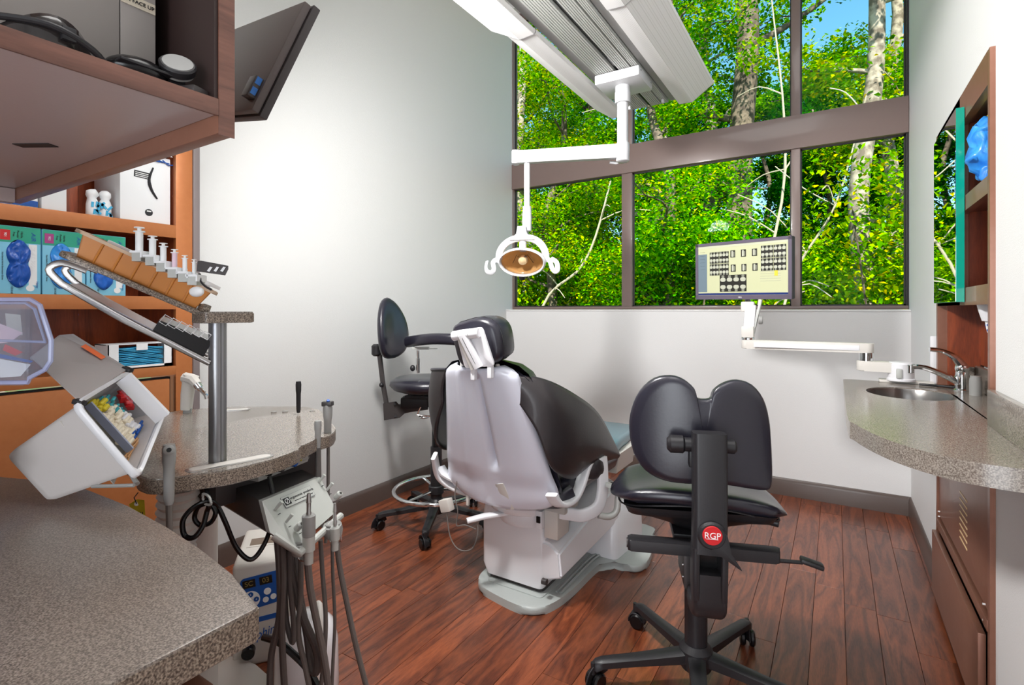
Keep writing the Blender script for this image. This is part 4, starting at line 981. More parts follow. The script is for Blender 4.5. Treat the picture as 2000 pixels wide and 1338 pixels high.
for x, y, kn in ((.016,-.028,0),(.022,-.062,0),(.035,-.085,1),(FW*.93,-.010,0),(FW*.97,-.036,0),(FW*1.03,-.062,1)):
    k = part('knob' if kn else 'toggle_switch', (G().cyl(.0075, Fm @ Vector((x,y,0)), Fm @ Vector((x,y,.02)), n=16, bev=.002) if kn else G().cyl(.0028, Fm @ Vector((x,y,0)), Fm @ Vector((x+.006,y+.004,.02)), .004, n=10)), 'lgrey', hd_)
    if kn: part('set_screw', G().cyl(.003, Fm @ Vector((x,y,.02)), Fm @ Vector((x,y,.0212)), n=10), 'dgrey', k)
    part('switch_label', G().box((.007,.0015,.0004), (x+.003,y-.012,.0005), m=Fm), 'inkk', fp)
part('lip_rail', G().tube([F0[4]+Vector((.012,0,-.004)), F0[3]+Vector((.018,0,-.006)), F0[2]+Vector((.014,0,-.008))], .008), 'lgrey', hd_)
# little scaler box under the worktop
sb = thing('scaler_unit', 'slim silver control box with two knobs tucked under the front edge of the cart worktop', 'device', (-1.07, .74, .80))
A_ = pt(506,925,1.14); B_ = pt(604,886,1.28); su = (B_-A_).normalized(); up_ = Vector((0,0,1)); sn = su.cross(up_).normalized()
Sm = Matrix(((su.x,0,sn.x,A_.x),(su.y,0,sn.y,A_.y),(su.z,1,sn.z,A_.z),(0,0,0,1))); SL = (B_-A_).length
part('body', G().box((SL,.036,.09), (SL/2,-.002,-.047), m=Sm, bev=.004), 'lgrey', sb)
part('blue_label', G().box((SL*.5,.009,.0006), (SL*.70,.009,-.0015), m=Sm), 'inkb', sb); text('lettering', 'SYMPHONY', .007, 'inkw', Sm @ T((SL*.7,.009,-.001)), sb)
for q in (.36, .62): part('knob', G().cyl(.0085, Sm @ Vector((SL*q,-.005,-.002)), Sm @ Vector((SL*q,-.005,.014)), n=18, bev=.002), 'inkb' if q > .5 else 'dgrey', sb)
part('socket', G().cyl(.008, Sm @ Vector((SL*.14,-.004,-.002)), Sm @ Vector((SL*.14,-.004,.010)), n=16), 'black', sb)
for q in (.5, .82): part('indicator', G().cyl(.0025, Sm @ Vector((SL*q,-.008,-.002)), Sm @ Vector((SL*q,-.008,.001)), n=8), 'yellow', sb)
root('round_dish', G().lathe([(.036,0),(.038,.004),(.036,.006)], p=(-1.14,.80,.797), n=28), 'lgrey', 'round grey disc on top of the control head', 'dish', (-1.14,.80,.797))
tg = thing('cable', 'black looped cable tied up and hanging between control box and floor unit', 'cable', tuple(pt(402,950,1.02)))
c0 = [(526,930,1.13),(534,975,1.12),(531,1020,1.10),(515,1065,1.08),(490,1093,1.06),(462,1070,1.05),(440,1020,1.03),(425,990,1.02),(408,979,1.0),(380,990,.99),(358,1015,.98),(360,1045,.98),(378,1050,.98),(395,1030,.99),(404,1000,1.0),(408,985,1.0),(402,950,1.01)]
part('cord', G().tube([pt(*q) for q in c0], .0048, 10, smooth=6), 'black', tg)
c1 = [(408,982,1.01),(388,990,1.01),(380,1012,1.01),(392,1026,1.01),(412,1020,1.01),(421,1000,1.01),(410,982,1.01)]
part('cord_loop', G().tube([pt(*q) for q in c1], .0045, 10, smooth=6), 'black', tg)
part('cable_tie', G().tube([pt(396,965,.995), pt(408,970,.99), pt(412,985,.99), pt(400,983,.995)], .0025, 6, closed=True, smooth=4), 'lgrey', tg)
# hoses and handpieces ------------------------------------------------
def hose(label, pts, r, m='rubber', cat='hose', grp=None):
    P = [pt(*q) for q in pts]; g = G().tube(P, r, 10, smooth=6); return root('handpiece_hose', g, m, label, cat, tuple(P[0]), grp)
hose('grey hose nearest the viewer swinging right down to the floor edge', [(600,1085,1.09),(606,1150,1.10),(622,1230,1.12),(634,1290,1.13),(642,1350,1.14)], .0078)
hose('grey hose farthest right slanting away to the lower right', [(658,1062,1.15),(664,1110,1.16),(678,1180,1.17),(695,1260,1.18),(718,1350,1.19)], .0062)
hose('thin dark hose hanging straight in the left of the bundle', [(541,1050,1.08),(546,1120,1.08),(546,1200,1.09),(530,1280,1.10),(527,1350,1.10)], .0068, 'rubberd')
hose('thin dark hose second in the left of the bundle', [(550,1048,1.08),(553,1130,1.08),(550,1210,1.09),(552,1280,1.10),(556,1350,1.10)], .0068, 'rubberd')
hose('slender grey hose curving behind the bundle to the right', [(562,1060,1.11),(570,1120,1.12),(590,1200,1.13),(618,1270,1.14),(618,1312,1.14),(608,1300,1.15),(600,1240,1.16),(588,1180,1.17),(578,1110,1.17),(570,1060,1.17)], .0085, 'rubberd')
hose('grey hose dropping behind the left holder', [(588,1090,1.12),(587,1160,1.12),(583,1240,1.13),(596,1300,1.14),(606,1350,1.14)], .006, 'rubber')
hose('thin grey hose dropping below the right holder', [(626,1055,1.18),(630,1120,1.18),(636,1200,1.18),(634,1270,1.18),(626,1350,1.18)], .0052, 'rubber')
hose('thinnest grey hose right of centre in the bundle', [(649,1050,1.19),(650,1120,1.19),(654,1210,1.19),(651,1280,1.19),(648,1350,1.19)], .004, 'rubber')
hose('dark hose looping down in the middle of the bundle', [(565,1075,1.10),(566,1140,1.10),(573,1210,1.11),(572,1255,1.11),(560,1215,1.12),(556,1140,1.12),(552,1080,1.12)], .0055, 'rubberd')
hose('black power cable running from the floor unit towards the lower right', [(515,1245,1.40),(545,1255,1.37),(570,1275,1.34),(600,1305,1.3),(622,1345,1.28)], .009, 'black', 'cable')
def holder(px, py, d, lab):
    p = pt(px, py, d); t = thing('handpiece_holder', lab, 'holder', tuple(p))
    g = G(); g.lathe([(.012,-.013),(.0195,-.012),(.0215,0),(.0195,.012),(.012,.013)], m=Matrix.Translation(p) @ T((0,0,0), 8, 6, 0), n=22); part('clip_body', g, 'grey', t)
    part('socket_rim', G().tube([p+Vector((.014*math.cos(a*.52), .014*math.sin(a*.52), .013)) for a in range(12)], .003, 6, closed=True), 'grey', t)
    part('mount_stub', G().cyl(.007, p+Vector((-.03,.0,.002)), p+Vector((-.012,0,0)), n=12), 'lgrey', t)
    part('wire_loop', G().tube([p+Vector((-.012,-.005,-.01)), p+Vector((-.004,.0,-.03)), p+Vector((.012,.012,-.028)), p+Vector((.012,.012,-.012))], .0016, 6, smooth=4), 'chrome', t)
    return t
holder(589,1068,1.085,'left grey clip holder on the front rail of the control head'); holder(650,1035,1.145,'right grey clip holder on the front rail of the control head')
def handpiece(px, py, d, lab, tip, scale=1):
    p = pt(px, py, d); t = thing('handpiece', lab, 'handpiece', tuple(p)); s = scale
    part('coupling', G().lathe([(.009*s,-.045*s),(.0095*s,-.02*s),(.0125*s,-.018*s),(.0125*s,.012*s),(.009*s,.016*s)], m=Matrix.Translation(p), n=18), 'lgrey', t)
    if tip: part('grip', G().lathe([(.0125*s,.0),(.0135*s,.004),(.0135*s,.042*s),(.0115*s,.044*s)], m=Matrix.Translation(p+Vector((0,0,.012))), n=18), 'grey', t)
    part('tip', G().lathe([(.0045*s,.0),(.0055*s,.01),(.0045*s,.012),(.0045*s,.03),(.0055*s,.031),(.0035*s,.05)], m=Matrix.Translation(p+Vector((0,0,.05*s if tip else .014))), n=14), 'steel', t)
handpiece(603,1058,1.07,'thick grey metal handpiece standing in the left holder', True); handpiece(654,1040,1.13,'slim chrome handpiece standing in the right holder', False, .85)
def syr(px, py0, py1, d, r, lab, m='grey', headblue=False, cordto=None):
    a, b = pt(px, py1, d), pt(px, py0, d); L_ = (b-a).length; t = thing('instrument', lab, 'instrument', tuple(a))
    part('grip', G().lathe([(r*.8,0),(r,.01),(r*1.05,L_*.6),(r*1.25,L_*.72),(r*1.3,L_*.9),(r*1.1,L_)], m=Matrix.Translation(a), n=18), m, t)
    return t, a, b, L_
t, a, b, L_ = syr(330,868,985,.93,.0085,'grey air-water syringe with a round nozzle in the left notch of the cart')
vd = (Vector((0,0,1.17))-b).normalized(); part('nozzle_ring', G().lathe([(.009,0),(.009,.012),(.006,.014)], m=frame(b+Vector((0,0,-.01)), vd), n=18), 'grey', t); part('nozzle_hole', G().lathe([(.004,.013),(.004,.0148)], m=frame(b+Vector((0,0,-.01)), vd), n=14), 'black', t)
hose('grey hose dropping from the round nozzled syringe', [(330,985,.93),(331,1040,.93),(333,1120,.94),(336,1200,.95)], .0052, 'rubber')
t, a, b, L_ = syr(640,790,868,1.31,.009,'grey syringe with blue button at the right tip of the cart','grey')
part('button_head', G().box((.026,.02,.012), tuple(b+Vector((0,0,.002))), rz=30, bev=.003), 'dgrey', t); part('blue_button', G().cyl(.004, b+Vector((.004,-.002,.008)), b+Vector((.006,-.003,.012)), n=10), 'inkb', t)
hose('thin grey hose dropping from the blue button syringe', [(641,868,1.31),(641,930,1.31),(640,1000,1.3),(636,1060,1.3)], .0042, 'rubber')
t, a, b, L_ = syr(621,822,875,1.25,.0068,'short grey handpiece in the notch beside the blue button syringe','grey')
hose('grey hose dropping from the short handpiece in the notch', [(621,875,1.25),(622,940,1.24),(623,1000,1.24)], .007, 'rubberd')
t, a, b, L_ = syr(583,745,806,1.53,.0062,'thin black instrument standing upright at the far edge of the cart','blackp')
# high-volume evacuator pistol
ev = thing('suction_handpiece', 'cream pistol shaped handpiece with bent metal tip standing behind the cart post', 'handpiece', tuple(pt(366,800,1.55)))
g = G(); g.sweep([pt(*q) for q in ((364,800,1.56),(366,770,1.56),(370,745,1.56),(374,733,1.56))], rrect(.03,.03,.008,3), scale=[.9,1,1.1,1.2]); part('grip', g, 'offw', ev, sharp=50)
part('body', G().tube([pt(362,738,1.56),pt(378,742,1.55),pt(386,752,1.54)], [.017,.016,.012]), 'offw', ev); part('nut', G().cyl(.011, pt(384,750,1.54), pt(390,758,1.54), n=14), 'chrome', ev)
part('nozzle', G().tube([pt(389,757,1.54),pt(396,764,1.54),pt(402,772,1.54),pt(404,779,1.54)], [.008,.0065,.006], smooth=4), 'chrome', ev)
part('foot_plug', G().cyl(.012, pt(366,806,1.56), pt(366,798,1.56), n=14), 'grey', ev)
tagt = thing('yellow_tag', 'yellow paper tag hanging under the left end of the cart', 'tag', tuple(pt(268,985,.98)))
g = G(); g.rings([[pt(x,y,d) for x,y in ((252,985),(268,975),(282,977),(284,1010),(262,1012))] for d in (.975,.977)]); part('card', g, 'yellow', tagt, flat=True)
part('hole_ring', G().cyl(.004, pt(267,984,.974), pt(267,984,.976), n=12), 'inkw', tagt)
part('string', G().tube([pt(267,984,.972), pt(262,972,.972), pt(270,962,.975)], .001, 5), 'inkk', tagt)
for k in range(3): part('written_line', G().cyl(.0006, pt(270+4*k,1000,.9745), pt(271+4*k,1008,.9745), n=5), 'inkk', tagt)
# ------------------------------------------------------------------ post and tilted tray
PX, PY = -1.075, .58
pp = thing('tray_post', 'ribbed aluminium post rising from the cart with a speckled laminate tray shelf on top', 'stand', (PX, PY, ZT))
sec = []
for k in range(32):
    a = k*2*math.pi/32; r_ = .0165 if k % 8 not in (0,) else .0145; sec.append((r_*math.cos(a), r_*math.sin(a)))
part('post', G().prism(sec, ZT, 1.143, m=T((PX,PY,0))), 'alu', pp, sharp=30)
part('head_slab', G().prism(roundpoly([(-1.10,.54),(-1.045,.54),(-1.04,.64),(-1.12,.64)], .012), 1.143, 1.166, bev=.003), 'counterr', pp)
part('slab_edge', G().prism(roundpoly([(-1.101,.539),(-1.044,.539),(-1.039,.641),(-1.121,.641)], .012), 1.1445, 1.1625), 'cedge', pp)
th = R(27)
e1 = Vector((-.43*math.cos(th),-.903*math.cos(th), math.sin(th))); e2 = Vector((-.903,.43,.07)).normalized(); e2 = (e2-e1*e2.dot(e1)).normalized(); e3 = e2.cross(e1); 
if e3.z < 0: e3 = -e3
O_ = Vector((-1.07,.555,1.150)); Tm = Matrix(((e1.x,e2.x,e3.x,O_.x),(e1.y,e2.y,e3.y,O_.y),(e1.z,e2.z,e3.z,O_.z),(0,0,0,1)))
TLn = .258
part('tray_shelf', G().prism(rrect(TLn, .14, .02, 4, TLn/2, .07), .0, .011, m=Tm, bev=.003), 'cedge', pp)
# U-bent rod frame and lower sheet
fr_ = thing('tilted_rack', 'bent metal rack with a silver sheet and black slotted insert under the tilted tray', 'rack', tuple(O_+Vector((0,-.1,-.05))))
def tm(a, b, c_): return Tm @ Vector((a, b*.7, c_))
def tm2(a, b, c_): return Tm @ Vector((.006+a*.92, b*.7, c_))
for b_ in (.004, .18):
    part('side_rail', G().sweep(crom([tm(TLn-.05,b_,-.004), tm(TLn-.015,b_,-.008), tm(TLn-.004,b_,-.028), tm(TLn-.03,b_,-.042)], 4)+[tm(.12,b_,-.060), tm(-.045,b_,-.076)], rrect(.007,.012,.002,2), (1,0,0)), 'steel', fr_, sharp=50)
    part('rail_groove', G().sweep([tm(TLn-.04,b_-.007,-.0425), tm(-.045,b_-.007,-.0765)], [(.0012,.001),(-.0012,.001),(-.0012,-.001),(.0012,-.001)], (1,0,0)), 'inkw', fr_)
g = G(); g.rings([[tm(a, b_, -.038-.029*(TLn-a)/TLn*1.0+dz) for a, b_ in ((TLn-.035,.012),(TLn-.035,.185),(.05,.185),(.05,.012))] for dz in (0,.002)]); part('silver_sheet', g, mat('silver_sheet', c(186,186,196), .3, metal=.6), fr_, flat=True)
g = G(); g.rings([[tm(a, b_, z) for a, b_ in ((.07,.01),(.07,.185),(-.03,.185),(-.03,.01))] for z in (-.070, -.036)]); part('black_insert', g, 'black', fr_, flat=True)
for k in range(6):
    q = -.02+k*.015
    g = G(); P4 = [tm(q, .006, -.036-.001*k), tm(q+.013, .006, -.034-.001*k), tm(q+.011, .004, -.022), tm(q-.002, .004, -.024)]; g.tube(P4, .0011, 5, closed=True); part('slot_frame', g, 'inkw', fr_)
# amber tub on the tray
tb = thing('amber_tub', 'translucent amber ribbed tub with a pale rim standing on the tilted tray', 'tub', tuple(tm2(.14,.10,.012)))
Z0, Z1 = .0115, .052
def trap(a0, a1, b0, b1, z): return [tm2(a, b_, z) for a, b_ in ((a0,b0),(a1,b0),(a1,b1),(a0,b1))]
for nm, pa, pb in (('near_wall', (.022,.248,.022,.024), (.012,.258,.012,.014)), ('far_wall', (.022,.248,.176,.178), (.012,.258,.186,.188)), ('end_wall', (.022,.024,.022,.178), (.012,.014,.012,.188)), ('end_wall', (.246,.248,.022,.178), (.256,.258,.012,.188))):
    g = G(); g.rings([trap(*pa, Z0), trap(*pb, Z1)]); part(nm, g, 'orangelit', tb, flat=True)
g = G(); g.rings([trap(.022,.248,.022,.178,Z0), trap(.022,.248,.022,.178,Z0+.002)]); part('floor', g, 'orangelit', tb, flat=True) if False else part('bottom', g, 'orangelit', tb, flat=True)
for k in range(6):
    q = .05+k*.034; g = G(); g.sweep([tm2(q,.0215,Z0), tm2(q+.001,.0115,Z1)], rrect(.004,.004,.001,1), (0,0,1)); part('rib', g, 'orangelit', tb)
g = G(); 
for a0, a1, b0, b1 in ((.0,.270,.002,.010),(.0,.270,.190,.198),(.0,.009,.002,.198),(.261,.270,.002,.198)): g.rings([trap(a0,a1,b0,b1,Z1-.001), trap(a0,a1,b0,b1,Z1+.005)])
part('rim', g, mat('tan_rim', c(196,170,144), .45), tb, flat=True)
g = G(); g.rings([trap(.02,.22,.03,.10,Z1+.004), trap(.02,.22,.03,.10,Z1+.010)]); part('white_insert', g, 'paper', tb, flat=True)
part('corner_foot', G().box((.022,.016,.016), tuple(tm2(.008,.02,.018)), rx=-20, bev=.003), 'cedge', tb)
# stepped holder with syringes
sh_ = thing('syringe_rack', 'clear stepped rack behind the tub holding a row of syringes', 'rack', tuple(tm(.1,.10,.06)))
cols_ = [(272,445,492),(298,462,500),(319,476,512),(341,488,524),(361,500,532),(379,508,538)]
D_ = .97
for k, (x, ytop, ybot) in enumerate(cols_):
    part('step', G().box((.021,.03,.004), tuple(pt(x+3,ybot+1,D_)), rz=32), 'paper', sh_); part('riser', G().box((.003,.03,.012), tuple(pt(x+14,ybot+6,D_)), rz=32), 'paper', sh_)
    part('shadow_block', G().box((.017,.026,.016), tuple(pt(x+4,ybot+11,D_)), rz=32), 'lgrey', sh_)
    sy_ = thing('syringe', ['tallest syringe at the top step of the clear rack','second syringe from the left in the stepped rack','third syringe from the left in the stepped rack','syringe with a pinkish band, fourth in the stepped rack','fifth thin syringe in the stepped rack','lowest syringe beside the grey clip in the stepped rack'][k], 'syringe', tuple(pt(x,ybot,D_)), 0, 'syringes in the stepped rack')
    b0 = pt(x, ybot-1, D_); hh = (ybot-ytop)/1010*D_; r_ = .0062-.0006*k
    part('barrel', G().lathe([(r_,0),(r_,hh*.82)], m=Matrix.Translation(b0), n=16), 'paper' if k != 3 else mat('pinkish', c(226,200,214), .4), sy_)
    part('flange', G().lathe([(r_*1.5,hh*.80),(r_*1.5,hh*.84)], m=Matrix.Translation(b0), n=16), 'paper', sy_)
    part('plunger', G().lathe([(r_*.55,hh*.84),(r_*.55,hh*.96),(r_*1.35,hh*.965),(r_*1.35,hh)], m=Matrix.Translation(b0), n=14), 'inkw', sy_)
rs_ = thing('rack_base', 'white base block under the stepped syringe rack', 'block', tuple(tm(.05,.08,.06)))
g = G(); g.rings([trap(.0,.15,.04,.12,Z1+.0105), trap(.0,.15,.04,.12,Z1+.018)]); part('slab', g, 'paper', rs_, flat=True)
cl = thing('metal_clip', 'grey slotted metal clip with a curled black lead at the right end of the tray', 'clip', tuple(pt(420,525,.97)))
g = G(); g.rings([[pt(x,y,d) for x,y in ((386,510),(392,509),(446,519),(446,526),(440,538),(384,530))] for d in (.965,.968)]); part('blade', g, 'dgrey', cl, flat=True)
for k in range(3): x = 404+k*13; g = G(); g.rings([[pt(a,b_,d) for a,b_ in ((x,529),(x+6,521),(x+11,522),(x+5,531))] for d in (.963,.9645)]); part('slot', g, 'paper', cl, flat=True)
part('lead', G().tube([pt(390,535,.97),pt(392,548,.965),(pt(400,558,.96)),pt(413,566,.96)], .0022, 8, smooth=5), 'blackp', cl)
part('crumple', G().sph(.012, pt(384,570,.95), (1.6,.8,.8)), 'paper', cl)
# ------------------------------------------------------------------ tilted white dispenser bin on the near counter
db = thing('dispenser_bin', 'white plastic bin tipped on its edge showing capsules, brushes and swabs inside', 'bin', tuple(pt(150,960,.84)))
A,B2,C2,D2 = pt(143,790,.80), pt(247,727,.93), pt(321,806,.95), pt(268,937,.82)
A3,D3 = pt(-2,893,.84), pt(92,996,.803); B3 = A3+(B2-A)*.92; C3 = D3+(C2-D2)*.9
def quad(p, t_, nm, m, par, **kw):
    n_ = (p[1]-p[0]).cross(p[2]-p[0]).normalized()*t_; g = G(); g.rings([list(p), [q+n_ for q in p]]); return part(nm, g, m, par, flat=True, **kw)
def inset(a, b, u): return a+(b-a)*u
qc = (A+B2+C2+D2)/4; nrm = (B2-A).cross(D2-A).normalized()
if nrm.dot(Vector((0,0,1.17))-qc) < 0: nrm = -nrm
g = G(); 
def lp(k, off): return [qc+(q-qc)*k+nrm*off for q in (A,B2,C2,D2)]
def body_ring(u, k=1.0): # from rim (0) to back (1)
    r_ = [inset(A,A3,u), inset(B2,B3,u), inset(C2,C3,u), inset(D2,D3,u)]; cc_ = sum(r_, Vector())/4
    return [cc_+(q-cc_)*k for q in r_]
def rnd4(r, k=.12, n=4):
    o = []
    for i in range(4):
        p = r[i]; a = r[i-1]; b = r[(i+1) % 4]; s0 = p+(a-p)*k; s1 = p+(b-p)*k
        for j in range(n+1): t_ = j/n; o.append((1-t_)**2*s0+2*t_*(1-t_)*p+t_*t_*s1)
    return o
g.rings([rnd4(body_ring(u, k)) for u, k in ((.04,.94),(.9,.93),(.97,.9),(1.0,.82))] , cap=False); g.b.faces.new([v for v in list(g.b.verts)[-20:]])
part('shell', g, mat('bin_white', c(196,190,188), .5, bump=(300,.05)), db, sharp=50)
g = G(); g.rings([rnd4(lp(1.0,-.006)), rnd4(lp(1.03,-.004)), rnd4(lp(1.03,.004)), rnd4(lp(.99,.007)), rnd4(lp(.92,.004)), rnd4(lp(.91,-.012))], cap=False, closed=True); part('rim', g, 'white', db, sharp=50)
g = G(); g.rings([rnd4(lp(.92,-.0)), rnd4(lp(.82,-.045))], cap=False); bmesh.ops.solidify(g.b, geom=g.b.faces[:], thickness=.001); part('tray_wall', g, 'white', db, flat=True)
quad(lp(.85,-.044), .001, 'tray_floor', 'offw', db)
def inq(u, v, off): # u along A->B, v along A->D
    return inset(inset(A,B2,u), inset(D2,C2,u), v)+nrm*off
quad([inq(.72,.06,0),inq(.76,.06,0),inq(.80,.93,0),inq(.76,.93,0)], -.03, 'divider', 'white', db)
quad([inq(.27,.08,-.02),inq(.29,.08,-.02),inq(.31,.82,-.02),inq(.29,.82,-.02)], -.014, 'divider', mat('grey_strip', c(150,156,176), .4), db)
rn = random.Random(12)
def bits(name, label, cat, n, u0, u1, v0, v1, m, r, L_, grp, dirv=None):
    for k in range(n):
        u = u0+(u1-u0)*((k*.618) % 1); v = v0+(v1-v0)*(k+.5)/n
        p = inq(u, v, -.026+rn.random()*.008); d = (inq(u, v+.1, 0)-inq(u, v, 0)).normalized()
        d = (d + Vector((rn.uniform(-.3,.3),)*3)).normalized() if dirv is None else dirv+Vector((rn.uniform(-.15,.15),)*3)
        root(name, G().cyl(r, p-d*L_/2, p+d*L_/2, n=8, bev=r*.25), m, label, cat, tuple(p), grp)
wd = (inq(.6,.5,0)-inq(.3,.5,0)).normalized()
bits('white_capsule', 'small cream capsule in a heap inside the tipped white bin', 'capsule', 46, .38, .66, .30, .80, mat('cream_capsule', c(232,222,200), .4), .0042, .016, 'cream capsules in the white bin', wd)
bits('yellow_capsule', 'yellow capsule near the hinge end inside the white bin', 'capsule', 7, .40, .54, .08, .26, 'yellow', .0045, .014, 'yellow capsules in the white bin', wd)
bits('teal_applicator', 'teal tipped applicator along the inner divider of the white bin', 'applicator', 12, .58, .70, .10, .55, mat('teal', c(60,160,170), .4), .0028, .013, 'teal applicators in the white bin', wd)
bits('pale_capsule', 'pale grey capsule beside the divider in the white bin', 'capsule', 10, .60, .70, .45, .78, 'white', .004, .013, 'pale capsules in the white bin', wd)
bits('cotton_swab', 'tan wooden stick at the lower end of the white bin', 'swab', 12, .30, .52, .82, .90, mat('tan_wood', c(196,150,104), .6), .0012, .034, 'wooden sticks in the white bin', wd)
bits('blue_brush', 'blue applicator stick at the right rim of the white bin', 'applicator', 6, .62, .76, .76, .84, 'inkb', .0022, .028, 'blue applicators in the white bin', wd)
rd = thing('red_wedge_cup', 'clear cup with red wedges in the right compartment of the white bin', 'cup', tuple(inq(.87,.4,-.02)))
part('cup_rim', G().tube([inq(.87+.055*math.cos(a*.52), .33+.20*math.sin(a*.52), -.012) for a in range(12)], .0018, 6, closed=True), 'clear', rd)
for k in range(7): part('red_wedge', G().box((.010,.008,.012), tuple(inq(.84+.07*rn.random(), .25+.30*k/7, -.024)), rz=rn.random()*90, rx=rn.random()*60, bev=.001), 'red', rd)
# frosted lid
A4,B4 = inset(A,B2,.06)+nrm*.012, inset(A,B2,.98)+nrm*.012
l1, l2, l3 = pt(252,722,.94), pt(130,655,1.0), pt(60,690,.90)
lid = thing('frosted_lid', 'frosted open lid with orange sticker hinged above the tipped white bin', 'lid', tuple(A4))
L4 = [pt(155,786,.81), pt(249,722,.93), pt(142,655,.96), pt(118,657,.95), pt(62,700,.86)]
g = G(); ln = (L4[1]-L4[0]).cross(L4[4]-L4[0]).normalized()*.0025; g.rings([L4, [q+ln for q in L4]]); part('panel', g, 'frost', lid, flat=True)
part('bent_edge', G().tube([L4[1], L4[2], L4[3], L4[4]], .003, 6), 'frost', lid)
q0 = inset(L4[1],L4[2],.35); q1 = inset(L4[1],L4[2],.72); dn = (L4[0]-L4[1]).normalized()*.012
nn = ln.normalized(); 
if nn.dot(Vector((0,0,1.17))-q0) < 0: nn = -nn
quad([q0+dn*.6+nn*.004, q1+dn*.6+nn*.004, q1+dn*1.6+nn*.004, q0+dn*1.6+nn*.004], .0004, 'sticker', 'orange', lid)
for p in (L4[0], L4[1]): part('hinge_clip', G().box((.016,.012,.008), tuple(p), rz=30, ry=20, bev=.002), 'blackp', lid)
st = thing('wire_stand', 'grey wire wedge under the rim of the tipped bin', 'stand', tuple(pt(210,945,.84)))
part('stand_bar', G().tube([pt(185,945,.83), pt(250,918,.85), pt(268,945,.83)], .004, 8), 'grey', st); part('stand_bar', G().tube([pt(180,950,.82), pt(262,948,.82)], .003, 8), 'grey', st)
# clear bin at far left
cbn = thing('clear_bin', 'clear rounded plastic bin with pink and blue packets at the left picture edge', 'bin', tuple(pt(20,750,.72)))
def cr(px, py, d): return pt(px, py, d)
front_ = [(-60,585),(60,585),(78,596),(100,664),(99,705),(88,722),(58,738),(55,747),(-60,748)]
g = G(); g.rings([[pt(x,y,d) for x,y in front_] for d in (.70,.703)]); part('front_wall', g, 'clear', cbn, flat=True)
g = G(); g.rings([[pt(x*1.0+(-8),y+6,d) for x,y in front_] for d in (.82,.823)]); part('rear_wall', g, 'clear', cbn, flat=True)
g = G(); g.tube([pt(x,y,.70) for x,y in front_], .003, 8); part('rim_bead', g, mat('clear_bead', c(176,184,222), .2, coat=.5, alpha=.6), cbn)
g = G(); g.tube([pt(-40,592,.705), pt(50,592,.705), pt(68,604,.705), pt(88,668,.705), pt(-40,664,.705)], .002, 6); part('lid_bead', g, MATS['clear_bead'], cbn)
g = G(); g.rings([[pt(x,y,.701) for x,y in front_[1:8]], [pt(x-8,y+6,.82) for x,y in front_[1:8]]], cap=False)
g.b.faces.ensure_lookup_table(); 
for f_ in [f for f in g.b.faces if f.calc_area() > .05]: g.b.faces.remove(f_)
part('end_wall', g, 'clear', cbn, flat=True)
for k, (m_, pts_) in enumerate((('pinkish',[(0,632),(45,650),(20,668),(-10,672)]),('red',[(10,672),(45,688),(30,695),(5,684)]),('inkb',[(-5,690),(65,705),(60,709),(-5,698)]),('paper',[(-5,700),(60,712),(40,735),(-5,738)]),('lgrey',[(10,612),(40,615),(44,655),(14,650)]))):
    g = G(); g.rings([[pt(x,y,d) for x,y in pts_] for d in (.75+.01*k,.755+.01*k)]); root('packet', g, MATS[m_] if m_ in MATS else m_, ['pale pink packet','red packet','thin blue strip','white paper packet','grey packet'][k]+' inside the clear bin at the left edge', 'packet', tuple(pt(*pts_[0],.75)), flat=True)
pq = pt(-125,700,.74); root('bin_riser', G().box((.06,.08,.192), (pq.x,pq.y,.957), rz=32, bev=.003), 'offw', 'pale upright block carrying the clear bin, just outside the left picture edge', 'block', (pq.x,pq.y,.861))
# ------------------------------------------------------------------ floor unit and canister
fu_ = thing('floor_unit', 'white floor unit with blue keypad and Sapphire script behind the hoses', 'device', (-1.6, 1.05, 0))
zf = .01
q1_, q2_ = Vector((-1.656,.945,0)), Vector((-1.564,1.06,0)); dr_ = (q2_-q1_).normalized(); bk = Vector((-dr_.y, dr_.x, 0)); 
if bk.y < 0 and bk.x > 0: bk = -bk
bk = bk if bk.x < 0 else -bk
Um = Matrix(((dr_.x,0,-bk.x,q1_.x),(dr_.y,0,-bk.y,q1_.y),(0,1,0,.0),(0,0,0,1)))   # x along face, y up, z out of face
UW, UH = .185, .335
part('body', G().box((UW,UH,.30), (UW/2-.005,UH/2,-.151), m=Um, bev=.012, seg=3), 'offw', fu_)
part('top_recess', G().box((.11,.004,.075), (UW/2-.02,UH+.001,-.17), m=Um, bev=.001), 'offw', fu_); part('recess_void', G().box((.09,.002,.055), (UW/2-.02,UH+.003,-.17), m=Um), mat('recess_brown', c(120,104,90), .6), fu_)
kp = part('keypad', G().prism(roundpoly([(.01,UH-.155),(.135,UH-.135),(.14,UH-.03),(.02,UH-.045)], .012), 0, .002, m=Um), 'inkb', fu_)
for x, s in ((.045,'SC'),(.095,'03')):
    part('display', G().box((.038,.026,.001), (x,UH-.067+x*.1,.0025), m=Um, rz=6), mat('display_dark', c(38,34,30), .3), kp); text('digits', s, .022, mat('digit_olive', c(150,130,70), .5), Um @ T((x,UH-.067+x*.1,.0035), rz=6), kp)
part('pad_disc', G().cyl(.028, Um @ Vector((.05,UH-.115,.001)), Um @ Vector((.05,UH-.115,.003)), n=28), 'inkw', kp)
for k, (dx, dy) in enumerate(((0,.017),(.017,0),(0,-.017),(-.017,0))): part('button', G().cyl(.008, Um @ Vector((.05+dx,UH-.115+dy,.002)), Um @ Vector((.05+dx,UH-.115+dy,.0045)), n=18), 'inkb', kp); text('digits', str((2,4,3,1)[k]), .008, 'inkw', Um @ T((.05+dx,UH-.115+dy,.0052)), kp)
